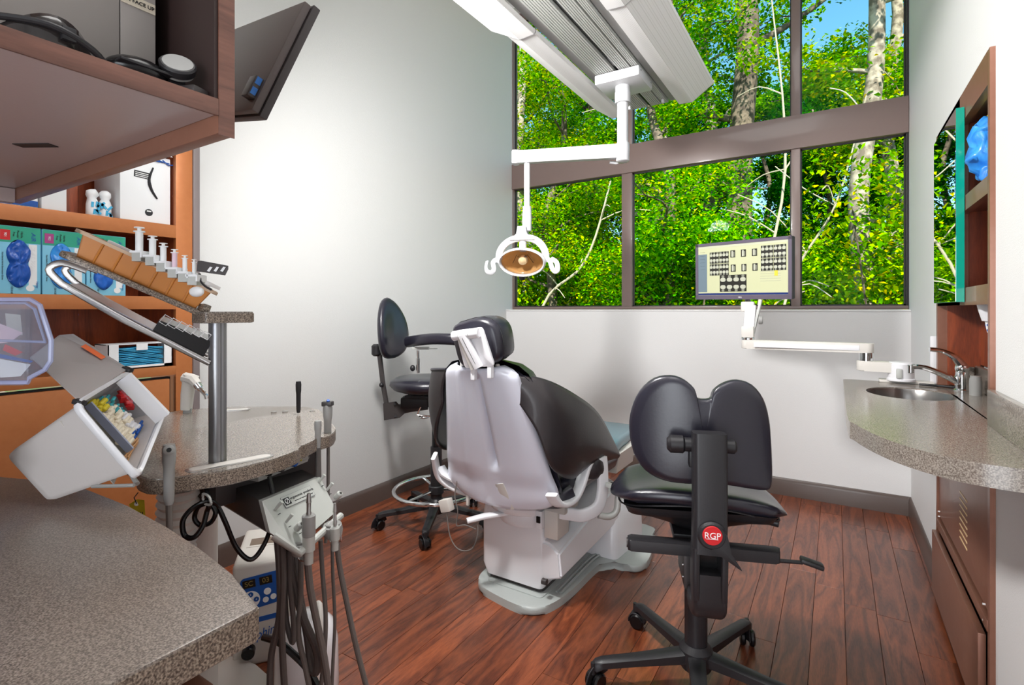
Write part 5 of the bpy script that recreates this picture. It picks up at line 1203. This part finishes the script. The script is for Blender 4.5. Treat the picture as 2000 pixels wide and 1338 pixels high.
for x, y, r_ in ((.10,UH-.095,.011),(.095,UH-.122,.009),(.118,UH-.115,.009)): part('button', G().cyl(r_, Um @ Vector((x,y,.001)), Um @ Vector((x,y,.004)), n=18), 'inkw', kp)
part('blue_band', G().box((.13,.016,.0012), (.075,UH-.185,.0006), m=Um, rz=5), 'inkb', fu_)
text('script', 'Sapphire', .042, 'inkb', Um @ T((.075,UH-.235,.001), rz=14), fu_, shear=.45, sx=.8)
part('socket', G().cyl(.02, Um @ Vector((.045,.058,0)), Um @ Vector((.045,.058,.03)), n=20, bev=.003), 'black', fu_); part('round_lock', G().cyl(.007, Um @ Vector((.02,UH-.165,0)), Um @ Vector((.02,UH-.165,.004)), n=16), 'steel', fu_)
part('bumper', G().box((UW,.02,.28), (UW/2-.005,.012,-.15), m=Um, bev=.006), 'grey', fu_)
cn = thing('white_canister', 'rounded white canister standing on the floor behind the hose bundle', 'canister', (-1.30, .95, 0))
part('body', G().lathe([(.06,0),(.085,.01),(.09,.05),(.088,.18),(.075,.235),(.05,.262),(.015,.272)], p=(-1.33,.98,0), n=32), 'whitep', cn)
part('ribbed_tube', G().tube([Vector((-1.33,.98,.26))+Vector((.02,.01,.0)), Vector((-1.29,.99,.30)), Vector((-1.25,.96,.22)), Vector((-1.235,.93,.1))], .011, 10, smooth=6), 'offw', cn)
ob = root('wall_outlet', G().bb(XL, XL+.006, 1.52, 1.59, .30, .41, bev=.002), 'inkw', 'white outlet plate on the left wall under the cart', 'outlet', (XL,1.55,.3)) 
# ------------------------------------------------------------------ patient chair
pc = thing('dental_chair', 'dental patient chair with white back shell and black upholstery, in the middle of the room', 'chair', (-1.115, 1.95, 0))
XA = -1.125
outl = [(-1.29,1.80),(-1.245,1.745),(-1.14,1.715),(-1.02,1.702),(-.955,1.735),(-.92,1.82),(-.905,1.95),(-.902,2.08),(-.889,2.19),(-.83,2.235),(-.755,2.235),(-.722,2.30),(-.74,2.45),(-.80,2.64),(-.85,2.70),(-1.38,2.70),(-1.43,2.64),(-1.50,2.45),(-1.51,2.30),(-1.47,2.235),(-1.39,2.22),(-1.34,2.16),(-1.32,2.0),(-1.305,1.88)]
ol_ = smoothpoly(outl, 4)
part('floor_plate', G().prism(ol_, 0, .032, bev=.012, seg=3), 'plate', pc, sharp=50)
part('plate_recess', G().prism(roundpoly([(-1.24,1.785),(-.98,1.785),(-.965,2.02),(-.965,2.25),(-1.24,2.25)], .02), .030, .036, bev=.003), 'plate', pc)
for k, x in enumerate((-.952,-.935)): part('plate_rib', G().tube([(x,1.86,.033),(x+.002,2.1,.036),(x+.01,2.22,.038),(x+.03,2.28,.036)], .005, 8, smooth=4), 'plate', pc)
part('base_body', G().rings([[Vector((x,y,z)) for x,y in rrect(w,.36,.02,3,cx,1.985)] for z,w,cx in ((.055,.27,-1.125),(.095,.31,-1.125),(.30,.30,-1.13),(.40,.24,-1.14),(.44,.18,-1.14))]), 'white', pc, sharp=40)
part('body_skirt', G().prism(rrect(.26,.34,.02,3,-1.125,1.99), .034, .057), 'dgrey', pc)
g = G(); g.rings([[Vector(q) for q in r] for r in (
    [(-.965,1.80,.10),(-.895,1.79,.13),(-.905,1.79,.225),(-.95,1.80,.25),(-1.05,1.82,.25),(-1.05,1.82,.10)],
    [(-.955,2.30,.17),(-.850,2.30,.19),(-.865,2.30,.35),(-.92,2.31,.375),(-1.05,2.32,.375),(-1.05,2.32,.17)])]); bmesh.ops.bevel(g.b, geom=g.b.edges[:], offset=.008, segments=2, affect='EDGES')
part('lift_arm', g, 'white', pc, sharp=40)
g = G(); g.rings([[Vector((x,y,z)) for x,y in roundpoly(q, .03, 3)] for z, q in ((.033, [(-1.40,2.24),(-.842,2.235),(-.812,2.55),(-1.42,2.55)]), (.19, [(-1.40,2.245),(-.845,2.24),(-.818,2.55),(-1.42,2.55)]), (.24, [(-1.38,2.27),(-.88,2.265),(-.85,2.53),(-1.4,2.53)]), (.33,[(-1.2,2.36),(-.98,2.35),(-.96,2.46),(-1.2,2.46)]))])
part('front_housing', g, 'white', pc, sharp=50)
part('pivot_bolt', G().cyl(.012, (-.975,1.785,.105), (-.955,1.785,.105), n=14), 'dgrey', pc)
part('swivel_collar', G().lathe([(.105,0),(.115,.02),(.112,.05),(.09,.065)], p=(-1.10,1.87,.30), n=32), 'white', pc)
g = G(); g.rings([[Vector((-1.11,1.84,z)) + Vector((x*w,y*w*.8,0)) for x,y in smoothpoly([(-1,-.2),(-.55,-.9),(.3,-1),(.95,-.45),(1,.6),(.2,1),(-.8,.8)],3)] for z,w in ((.345,.10),(.355,.125),(.385,.13),(.40,.12),(.43,.10))]); part('mechanism_cover', g, 'whitep', pc, sharp=60)
part('release_lever', G().sweep([(-1.235,1.64,.335),(-1.19,1.69,.345),(-1.12,1.76,.352),(-1.07,1.80,.355)], rrect(.014,.032,.004,2), scale=[1,1.1,1,.8]), 'whitep', pc, sharp=50)
part('seat_bracket', G().bb(-1.03,-.885,1.80,1.93,.375,.445,bev=.006), 'lgrey', pc); part('bracket_leg', G().bb(-.975,-.915,1.80,1.90,.27,.38,bev=.004), 'offw', pc); part('lock_block', G().bb(-1.0,-.972,1.775,1.80,.31,.38,bev=.004), 'white', pc); part('lock_hole', G().bb(-.994,-.978,1.770,1.776,.335,.36), 'black', pc)
part('mech_void', G().bb(-1.18,-.95,1.80,2.02,.41,.45), 'dark', pc)
for k in range(2): part('link_lever', G().tube([(-1.0+.02*k,1.78,.42),(-.99+.02*k,1.79,.45),(-1.0+.02*k,1.81,.47)], .006, 8), 'chrome', pc)
part('back_strut', G().sweep([(-1.105,1.70,.505),(-1.075,1.735,.40)], rrect(.045,.062,.004,2), (1,0,0)), 'offw', pc, sharp=40)
# back shell
def spt(a, v, off=0, grow=0):
    z = .415+.545*v; y = 1.745-.19*v; hw = (.272+grow)*(1-v)+(.150+grow)*v
    if v < .12: hw *= (1-(1-v/.12)**2.2*.30)
    if v > .93: hw *= (1-((v-.93)/.07)**2.4*.32)
    z -= .022*(1-a*a)*(1-v)**3
    x = XA-.018*(1-v)+.01*v + a*hw
    b = .030*(1-abs(a)**3)
    sm = max(0, min(1, (v-.28)/.1))*max(0, min(1, (.97-v)/.06))
    b -= .048*max(0,1-((a-.12)/.10)**4)*sm
    b += .006*math.exp(-((a+.42)/.10)**2)*max(0,min(1,(v-.18)/.1))
    b -= .008*max(0, 1-abs(v-.17)/.10)*(.3+abs(a)*.7)*(1 if abs(a) > .12 else .3)
    e = max(0, (abs(a)-.9)/.1); b -= .012*e*e
    return Vector((x, y-b-off, z))
part('back_shell', G().grid(lambda u, v: spt(2*u-1, v), 44, 44, .012), 'shellw', pc, sharp=180)
# back cushion in front of it
def cush(a, v, front):
    z = .43+.545*v; y = 1.765-.19*v; hw = .262*(1-v)+.190*v
    if v > .85: hw *= math.sqrt(max(.02, 1-((v-.85)/.15)**2))**.8
    t_ = .150 if front else 0
    q = math.sqrt(max(0, 1-abs(a)**2.6))*(math.sqrt(max(0, 1-max(0,(v-.8)/.2)**2)))
    return Vector((XA+.012*v+a*hw, y+t_*q*(.55+.6*v), z + (.022*v if front else 0)))
g = G(); g.grid(lambda u, v: cush(2*u-1, v, False), 24, 20); g.grid(lambda u, v: cush(2*u-1, v, True), 24, 20); bmesh.ops.remove_doubles(g.b, verts=g.b.verts, dist=.003)
part('back_cushion', g, 'leather', pc, sharp=180)
def wing_(top, bot, bulge, nm='side_wing', sgn=1):
    A_, B_ = crom(top, 6), crom(bot, 6)
    def f(u, v):
        i = min(int(u*(len(A_)-1)), len(A_)-2); t_ = u*(len(A_)-1)-i
        p = A_[i].lerp(A_[i+1], t_); q = B_[i].lerp(B_[i+1], t_); w = p.lerp(q, v)
        fold = .010*math.sin(u*9+v*4)*v*u + .012*math.sin(u*16)*v*v*max(0,u-.45)
        return w + Vector((sgn*(bulge*math.sin(math.pi*v)*math.sin(math.pi*min(1,u*.9+.1))+fold), 0, 0))
    return part(nm, G().grid(f, 30, 16, .014), 'leatherm', pc, sharp=180)
wr_t = [(-.985,1.575,.930),(-.90,1.653,.912),(-.85,1.804,.84),(-.83,1.965,.749),(-.82,2.108,.61),(-.815,2.178,.53)]
wr_b = [(-.975,1.590,.86),(-.905,1.61,.745),(-.872,1.655,.60),(-.855,1.786,.535),(-.835,1.91,.548),(-.818,2.165,.518)]
wing_(wr_t, wr_b, .035)
wl_t = [(-1.29,1.58,.935),(-1.385,1.615,.925),(-1.425,1.66,.912),(-1.455,1.80,.85),(-1.455,1.97,.75),(-1.45,2.15,.55)]
wl_b = [(-1.33,1.60,.80),(-1.395,1.635,.68),(-1.42,1.68,.6),(-1.44,1.79,.55),(-1.45,1.95,.55),(-1.45,2.15,.535)]
wing_(wl_t, wl_b, .03, sgn=-1)
g = G(); blob(g, [(-.845,1.965,.58),(-.842,1.955,.55),(-.84,1.95,.515),(-.842,1.95,.495)], .052, 4, .12, 18, 16); part('wing_gather', g, 'leatherm', pc, sharp=180)
for P_ in (wr_t, wl_t): part('wing_piping', G().tube([Vector(q)+Vector((0,0,.002)) for q in P_], .006, 8, smooth=5), 'leather', pc)
g = G(); g.rings([[Vector((XA+x,y,z)) for x,y in rrect(w,.62,.08,5,0,2.08)] for z,w in ((.42,.44),(.435,.50),(.48,.53),(.515,.50),(.525,.44))]); part('seat_cushion', g, 'leather', pc, sharp=60)
g = G(); g.sweep(crom([(-1.41,1.82,.50),(-1.36,1.76,.47),(-1.2,1.745,.435),(-1.05,1.745,.43),(-.90,1.755,.445),(-.85,1.80,.47)],5), rrect(.065,.03,.012,3)); part('seat_rear_roll', g, 'leather', pc, sharp=60)
g = G(); g.rings([[Vector((XA+.02+x,y,z+dz)) for x,z in rrect(w,.06,.024,4,0,.50)] for y,w,dz in ((2.36,.42,-.01),(2.42,.42,.0),(2.50,.40,.0),(2.75,.36,-.01),(2.9,.34,-.03),(2.95,.28,-.035))]); part('leg_cushion', g, 'bluepad', pc, sharp=60)
g = G(); g.rings([[Vector((XA+.04+x,y,z)) for x,z in ((-.20,.38),(.19,.38),(.205,.475),(-.21,.475))] for y in (2.38,2.62)]); part('leg_shell', g, 'offw', pc)
# white side frame and arm bracket, right
g = G(); g.sweep(crom([(-.872,1.665,.50),(-.862,1.69,.463),(-.852,1.735,.445),(-.846,1.80,.452),(-.842,1.85,.49),(-.838,1.89,.545),(-.836,1.92,.565)],5), rrect(.05,.018,.006,2), (1,0,0)); part('side_frame', g, 'white', pc, sharp=50)
0 and part('side_frame_web', G().grid(lambda u, v: Vector((-.868-.03*v, 1.66+.16*u, .50-.045*math.sin(math.pi*u)+.02*v)), 12, 3, .008), 'white', pc)
g = G(); g.sweep(crom([(-.93,1.82,.375),(-.88,1.84,.37),(-.835,1.87,.365),(-.80,1.92,.385),(-.792,1.95,.44),(-.795,1.96,.51),(-.80,1.96,.575)],5), rrect(.05,.022,.006,2), (0,0,1)); part('arm_bracket', g, 'white', pc, sharp=50)
part('hinge_plate', G().box((.006,.03,.09), (-.838,1.93,.53), rz=-8, bev=.002), 'lgrey', pc); part('hinge_bolt', G().cyl(.006, (-.842,1.925,.545), (-.828,1.92,.545), n=12), 'chrome', pc)
g = G(); g.tube([(-.80,1.93,.352),(-.765,1.955,.345),(-.742,1.975,.365),(-.738,1.985,.42),(-.738,1.985,.445)], .013, 12, smooth=5); part('control_tube', g, 'lgrey', pc)
cpm = T((-.745,1.99,.458), -14, 6, 12); cp = part('control_pad', G().box((.085,.085,.018), m=cpm, bev=.005), 'lgrey', pc)
part('pad_face', G().box((.068,.068,.002), (0,0,.0095), m=cpm), 'offw', cp)
for i in range(4):
    for j in range(3): part('pad_key', G().box((.009,.004,.0015), (-.024+.016*i,-.02+.02*j,.011), m=cpm, rz=20), 'dgrey', cp)
# left side details
g = G(); g.sweep(crom([(-1.42,1.66,.56),(-1.43,1.70,.47),(-1.39,1.74,.42),(-1.31,1.76,.40),(-1.22,1.78,.395)],5), rrect(.05,.018,.006,2), (0,0,1)); part('side_frame', g, 'whitep', pc, sharp=50)
part('side_shell', G().grid(lambda u, v: Vector((-1.43+.20*u, 1.68+.10*u+.05*v, .50-.10*math.sqrt(u)-.0*v)), 12, 3, .008), 'whitep', pc)
part('valve_box', G().box((.05,.035,.05), (-1.375,1.685,.355), ry=-18, bev=.004), 'offw', pc)
part('clip_plate', G().box((.012,.012,.05), (-1.29,1.72,.385), bev=.002), 'offw', pc)
part('control_wire', G().tube([(-1.37,1.68,.335),(-1.345,1.67,.24),(-1.30,1.67,.195),(-1.25,1.69,.20),(-1.235,1.71,.25),(-1.24,1.72,.29)], .0025, 8, smooth=6), 'rubber', pc)
part('control_wire', G().tube([(-1.33,1.70,.46),(-1.335,1.69,.40),(-1.32,1.69,.34),(-1.325,1.69,.28),(-1.29,1.70,.285),(-1.25,1.72,.27)], .0025, 8, smooth=6), 'rubber', pc)
# headrest
Hc = Matrix.Translation((-1.095,1.535,1.055)) @ Matrix.Rotation(R(-9), 4, 'Y') @ Matrix.Rotation(R(8), 4, 'X')
g = G(); rr_ = []
for y, k in ((-.045,.86),(-.035,.96),(-.015,1.0),(.02,1.0),(.06,.93),(.09,.75),(.105,.4)): rr_.append([Hc @ Vector((x*k+.012*(y+.04)*5, y, z*k)) for x, z in smoothpoly([(-.085,-.07),(-.095,0),(-.085,.07),(-.03,.085),(.05,.085),(.10,.05),(.105,-.02),(.09,-.07),(.03,-.085),(-.04,-.082)], 4)])
g.rings(rr_); hrp = part('headrest_pad', g, 'leather', pc, sharp=60)
part('seam', G().tube([q+Vector((0,0,.0)) for q in rr_[2]][::2], .0022, 6, closed=True), 'blackp', hrp)
hb = part('headrest_plate', G().prism(roundpoly([(-.070,-.075),(.058,-.078),(.040,.062),(-.078,.066)], .012), 0, .008, m=Hc @ T((.018,-.047,-.008), 90), bev=.002), 'whitep', pc)
part('hinge_barrel', G().cyl(.018, Hc @ Vector((-.068,-.062,.040)), Hc @ Vector((.048,-.062,.037)), n=20, bev=.003), 'whitep', pc)
for x in (-.035, .008): part('barrel_ring', G().cyl(.0186, Hc @ Vector((x,-.062,.039)), Hc @ Vector((x+.002,-.062,.039)), n=20), 'lgrey', pc)
part('link_arm', G().sweep([Hc @ Vector((-.018,-.072,.04)), Hc @ Vector((.015,-.062,-.085))], rrect(.018,.034,.004,2), (0,-1,0)), 'whitep', pc, sharp=40)
part('link_groove', G().sweep([Hc @ Vector((-.016,-.0815,.03)), Hc @ Vector((.010,-.0720,-.070))], rrect(.001,.0018,.0003,1), (0,-1,0)), 'dgrey', pc)
part('link_arm', G().sweep([Hc @ Vector((-.042,-.062,.03)), Hc @ Vector((-.018,-.055,-.09))], rrect(.014,.016,.004,2), (0,-1,0)), 'offw', pc, sharp=40)
for x in (-.028, .045): part('upright', G().box((.018,.02,.06), tuple(Hc @ Vector((x+.005,-.045,-.10))), bev=.004), 'whitep', pc)
for x in (-1.195, -1.035): part('stud', G().lathe([(.009,0),(.009,.012),(.006,.016)], p=(x,1.558,.958), n=14), 'offw', pc)

# ------------------------------------------------------------------ castor base shared by both stools
def caster(par, x, y, ang):
    cm = T((x, y, 0), rz=ang)
    w = part('caster', G().cyl(.027, cm @ Vector((0,-.024,.027)), cm @ Vector((0,-.006,.027)), n=22, bev=.005), 'black', par)
    part('wheel', G().cyl(.027, cm @ Vector((0,.006,.027)), cm @ Vector((0,.024,.027)), n=22, bev=.005), 'black', w)
    sec_ = [cm @ Vector((.031*math.cos(R(a)), 0, .027+.031*math.sin(R(a)))) for a in range(-10, 171, 20)]
    part('hood', G().sweep(sec_, rrect(.004,.042,.0015,1), (1,0,0)), 'blackp', w); part('stem', G().cyl(.007, cm @ Vector((.012,0,.05)), cm @ Vector((.012,0,.085)), n=12), 'blackp', w)
def star(par, cx, cy, angs, r, zh=.118):
    for a in angs:
        d = Vector((math.cos(R(a)), math.sin(R(a)), 0)); n_ = Vector((-d.y, d.x, 0))
        g = G(); rs = []
        for q, w, z0, z1 in ((.02,.030,zh-.045,zh+.01),(.10,.026,zh-.035,zh-.002),(.6,.020,.076,.101),(.93,.018,.070,.094),(1.0,.016,.060,.088),(1.03,.010,.064,.080)):
            c0 = Vector((cx,cy,0))+d*r*q
            rs.append([c0+n_*s*w+Vector((0,0,z)) for s, z in ((-1,z0),(1,z0),(1,z1-.006),(.6,z1),(-.6,z1),(-1,z1-.006))])
        g.rings(rs); part('base_arm', g, 'blackp', par, sharp=40)
        caster(par, cx+d.x*r, cy+d.y*r, a+35)
# ------------------------------------------------------------------ saddle stool, right
SXc, SYc = -.368, 1.67
ss = thing('saddle_stool', 'black saddle stool with butterfly backrest and round red RGP badge, front right', 'stool', (SXc, SYc, 0), 20.5)
Sl = world_of(ss)
def sp(name, g, m, **kw): g.b.transform(Sl); return part(name, g, m, ss, **kw)
star(ss, SXc, SYc, (142,70,214.5,-2,-74), .315)
sp('hub', G().lathe([(.045,.06),(.05,.07),(.05,.118),(.036,.135)], n=28), 'blackp')
sp('lower_column', G().cyl(.034, (0,0,.10), (0,0,.30), n=28, bev=.003), 'blackp')
sp('upper_column', G().cyl(.027, (0,0,.29), (0,0,.47), n=28, bev=.002), 'black')
sp('mechanism_plate', G().bb(-.075,.075,-.08,.10,.475,.50,bev=.005), 'blackp')
sp('tilt_bracket', G().bb(-.05,-.03,-.12,.03,.36,.48,bev=.004), 'dgrey')
for z in (.385,.42,.46): sp('bracket_bolt', G().cyl(.005, (-.053,-.1,z), (-.05,-.1,z), n=10), 'steel')
# rear cross bar tube and levers
sp('cross_bar', G().prism(roundpoly([(-.21,-.022),(.20,-.022),(.21,.022),(-.21,.022)], .01), .468, .50, m=T((0,-.13,0)), bev=.008), 'blackp')
sp('bar_end', G().cyl(.014, (-.213,-.13,.484), (-.205,-.13,.484), n=16), 'dgrey')
sp('lever_rod', G().cyl(.0055, (.06,-.10,.455), (.275,-.09,.452), n=10), 'blackp')
sp('lever_paddle', G().box((.06,.034,.014), (.30,-.088,.452), ry=14, rz=-8, bev=.006), 'blackp')
# seat: wide saddle
def seatf(front):
    def f(u, v):
        a = 2*u-1; b_ = 2*v-1
        ang = 0; hw = .262; hd = .19
        # map square to rounded outline
        x = a*math.sqrt(max(0,1-.38*b_*b_)); y = b_*math.sqrt(max(0,1-.38*a*a))
        e = max(0, 1-max(abs(a),abs(b_))**6)
        zt = .640 - .05*abs(x)**2.2 + .022*abs(x)*0 + .018*(b_*b_)*(1 if b_ < 0 else .3) - .012*x
        th = .062*(1-.25*abs(x))
        z = zt - (th*.35)*(1-e**.5) if front else zt - th*.45 - (th*.55)*e**.5
        return Vector((x*hw*(1.0 if front else (.86+.14*(1-e**.5))), y*hd+.03, z))
    return f
g = G(); g.grid(seatf(True), 30, 22); g.grid(seatf(False), 30, 22); bmesh.ops.remove_doubles(g.b, verts=g.b.verts, dist=.008)
sp('seat', g, 'leather', sharp=180)
sp('seat_seam', G().tube([Vector((.262*.90*math.copysign(abs(math.cos(t))**.7, math.cos(t)), .03+.19*.90*math.copysign(abs(math.sin(t))**.7, math.sin(t)), .607-.05*abs(math.cos(t))**1.5-.01*math.cos(t))) for t in [k*2*math.pi/40 for k in range(40)]], .003, 6, closed=True), 'blackp')
g = G(); g.rings([[Vector((x,y+.03,z-.035*abs(x/.26)**2)) for x,y in rrect(w,h_,.07,5)] for z,w,h_ in ((.600,.44,.32),(.575,.42,.30),(.555,.34,.24),(.52,.20,.18),(.50,.15,.15))]); sp('seat_pan', g, 'blackp', sharp=50)
sp('side_knob', G().cyl(.012, (.20,-.04,.545), (.225,-.05,.543), n=14, bev=.002), 'blackp')
# backrest butterfly, concave towards the sitter
bo = [(-.017,.145),(-.026,.172),(-.055,.197),(-.09,.206),(-.135,.195),(-.175,.155),(-.198,.10),(-.205,.04),(-.192,-.03),(-.16,-.075),(-.11,-.097),(-.05,-.100),(.02,-.096),(.07,-.098),(.12,-.106),(.165,-.112),(.184,-.104),(.188,-.06),(.184,.03),(.178,.09),(.162,.145),(.13,.185),(.09,.198),(.055,.190),(.028,.170),(.017,.145)]
bo = smoothpoly(bo, 3)
def bcurve(x, z, off): return Vector((x, -.165+off-.0+.9*x*x*1.1, .775+z))
g = G(); nlev = 5
def brings(offs):
    return [[bcurve(x*k, (z-.03)*k+.03, o) for x, z in bo] for k, o in offs]
g.rings(brings([(.02,-.0),(.3,-.002),(.6,-.001),(.85,.0),(.97,.002),(1.0,.010),(1.0,.026),(.97,.038),(.8,.046),(.5,.05),(.02,.05)]))
sp('backrest', g, 'leather', sharp=180)
sp('back_mount', G().box((.09,.03,.07), (.0,-.175,.765), bev=.008), 'blackp')
sp('mount_bar', G().cyl(.019, (-.085,-.205,.80), (.075,-.205,.80), n=20, bev=.006), 'blackp')
sp('mount_knob', G().cyl(.0245, (-.105,-.205,.80), (-.055,-.205,.80), n=20, bev=.009), 'blackp')
# thick vertical bar with slot and wing knob
g = G(); g.sweep(crom([(.0,-.235,.842),(.0,-.238,.78),(.0,-.242,.65),(-.002,-.245,.53)],3), rrect(.06,.086,.014,4), (0,-1,0)); sp('upright', g, 'blackp', sharp=40)
for x in (-.036, .034): 
    g = G(); g.sweep(crom([(x,-.245,.545),(x-.001,-.243,.46),(x*.98,-.236,.41)],3), rrect(.058,.018,.006,3), (0,-1,0)); sp('upright_cheek', g, 'blackp', sharp=40)
g = G(); g.sweep(crom([(.0,-.240,.475),(.0,-.238,.42),(.0,-.230,.375),(.0,-.18,.352),(.0,-.13,.355)],4), rrect(.052,.088,.016,4), (0,-1,0)); sp('upright_foot', g, 'blackp', sharp=40)
sp('slot_back', G().bb(-.028,.028,-.222,-.215,.44,.54), 'black')
bm_ = face((-.0,-.283,.585), (0,-1,0))
sp('clamp_disc', G().cyl(.036, (-.0,-.270,.585), (-.0,-.285,.585), n=30, bev=.005), 'blackp')
g = G(); g.prism(roundpoly([(-.028,.015),(.0,-.036),(.075,-.085),(.048,-.045),(.036,.01)], .008), -.012, .0, m=bm_, bev=.003); sp('clamp_wing', g, 'blackp')
rb = sp('badge', G().cyl(.0245, (-.0,-.284,.588), (-.0,-.288,.588), n=36, bev=.001), 'red')
text('lettering', 'RGP', .022, 'inkw', Sl @ face((-.0,-.2884,.588), (0,-1,0)), rb)
g = G(); g.tube([(-.016,-.2885,.580),(.014,-.2885,.5795)], .0006, 5); sp('badge_underline', g, 'inkw')

# ------------------------------------------------------------------ assistant stool, left
LX, LY = -1.855, 2.185
ls = thing('assistant_stool', 'black assistant stool with chrome foot ring and padded torso bar, against the left wall', 'stool', (LX, LY, 0))
star(ls, LX, LY, (228,300,12,84,156), .305, .125)
part('hub', G().lathe([(.04,.06),(.045,.07),(.045,.125),(.034,.14)], p=(LX,LY,0), n=28), 'blackp', ls)
part('lower_column', G().cyl(.031, (LX,LY,.12), (LX,LY,.42), n=26), 'blackp', ls); part('upper_column', G().cyl(.024, (LX,LY,.41), (LX,LY,.68), n=26), 'black', ls)
g = G(); g.tube([Vector((LX+.228*math.cos(a*math.pi/20), LY+.228*math.sin(a*math.pi/20), .185)) for a in range(40)], .0115, 12, closed=True); part('foot_ring', g, 'chrome', ls)
for a in (30,150,270): part('ring_spoke', G().tube([(LX+.03*math.cos(R(a)),LY+.03*math.sin(R(a)),.185),(LX+.22*math.cos(R(a)),LY+.22*math.sin(R(a)),.185)], .008, 8), 'chrome', ls)
part('ring_collar', G().cyl(.042, (LX,LY,.165), (LX,LY,.21), n=26, bev=.004), 'blackp', ls)
def L3(px, py, d): return pt(px, py, d)
sx_, sy_, sz_ = -1.89, 2.155, .755
g = G(); g.lathe([(.02,-.035),(.14,-.03),(.185,-.015),(.205,.008),(.20,.03),(.17,.046),(.09,.05),(.01,.048)], p=(sx_+.0,sy_,sz_), n=44); part('seat', g, 'leather', ls, sharp=180)
part('seat_plate', G().box((.20,.16,.02), (sx_,sy_,.70), rz=20, bev=.004), 'blackp', ls)
part('mechanism', G().box((.15,.10,.06), (sx_-.06,sy_-.03,.665), rz=32, bev=.012), 'blackp', ls)
d0 = 2.82
part('side_channel', G().sweep([L3(752,806,d0), L3(800,795,d0), L3(835,790,d0)], rrect(.055,.03,.006,2), (0,0,1)), 'dgrey', ls, sharp=40)
g = G(); g.rings([[L3(x,y,d) for x,y in ((748,788),(774,784),(792,806),(781,816),(750,821))] for d in (d0-.02,d0+.02)]); part('channel_end', g, 'dgrey', ls, flat=True)
for x, y in ((771,789),(772,813)): part('channel_bolt', G().cyl(.007, L3(x,y,d0-.03), L3(x,y,d0-.02), n=12), 'blackp', ls)
part('back_bar', G().sweep([L3(755,790,d0), L3(748,750,d0), L3(741,690,d0)], rrect(.03,.012,.003,2), (1,0,0)), 'dgrey', ls, sharp=40)
part('bar_knob', G().sph(.013, L3(745,752,d0-.01)), 'blackp', ls)
part('back_clamp', G().cyl(.026, L3(735,683,d0)+Vector((0,0,.03)), L3(735,683,d0)-Vector((0,0,.035)), n=18, bev=.01), 'blackp', ls)
# kidney backrest seen edge on
bp_ = [(-.0,.155),(.06,.13),(.105,.07),(.12,-.005),(.10,-.07),(.05,-.10),(-.0,-.105),(-.05,-.10),(-.10,-.07),(-.12,-.005),(-.105,.07),(-.06,.13)]
bpo = smoothpoly(bp_, 3)
bc = L3(757,652,d0-.01); bn = (RV*.90-FV*.44).normalized(); bs = Vector((0,0,1)).cross(bn).normalized()
def bq(x, z, o): return bc + bs*x*.95 + Vector((0,0,1))*z*1.25 + bn*(o - .0 + 2.2*x*x) + bn*(-.10*z)
g = G(); g.rings([[bq(x*k, z*k, o) for x, z in bpo] for k, o in ((.02,-.012),(.5,-.012),(.9,-.008),(1.0,.0),(1.02,.012),(.98,.026),(.85,.036),(.5,.042),(.02,.044))]); part('backrest', g, 'leather', ls, sharp=180)
# curved torso bar
g = G(); g.sweep(crom([L3(797,668,2.76), L3(812,664,2.66), L3(845,661,2.58), L3(885,663,2.54), L3(920,668,2.56), L3(950,670,2.66)], 5), rrect(.066,.045,.02,4), (0,0,1), scale=[.8]+[1]*25, cap=True) if False else g.sweep(crom([L3(797,668,2.80), L3(815,665,2.72), L3(845,662,2.66), L3(885,663,2.62), L3(920,668,2.64), L3(950,670,2.72)], 5), rrect(.058,.045,.02,4), (0,0,1)); part('torso_bar', g, 'leather', ls, sharp=60)
part('bar_plate', G().box((.09,.03,.014), tuple(L3(822,680,2.74)), rz=32, bev=.002), 'lgrey', ls); part('bar_plate', G().box((.05,.02,.003), tuple(L3(845,681,2.70)), rz=32), 'lgrey', ls)
part('bar_post', G().cyl(.0085, L3(817,712,2.76), L3(817,684,2.76), n=16), 'chrome', ls); part('post_sleeve', G().cyl(.012, L3(817,728,2.76), L3(817,700,2.76), n=16), 'chrome', ls)
part('post_knob', G().sph(.014, L3(806,719,2.75), (1,1,1.2)), 'blackp', ls)
part('lever', G().tube([L3(822,795,2.74), L3(815,810,2.74), L3(825,812,2.74), L3(840,813,2.74)], .004, 8), 'chrome', ls); part('lever_dish', G().sph(.028, L3(828,814,2.76), (1,1,.35)), 'chrome', ls)
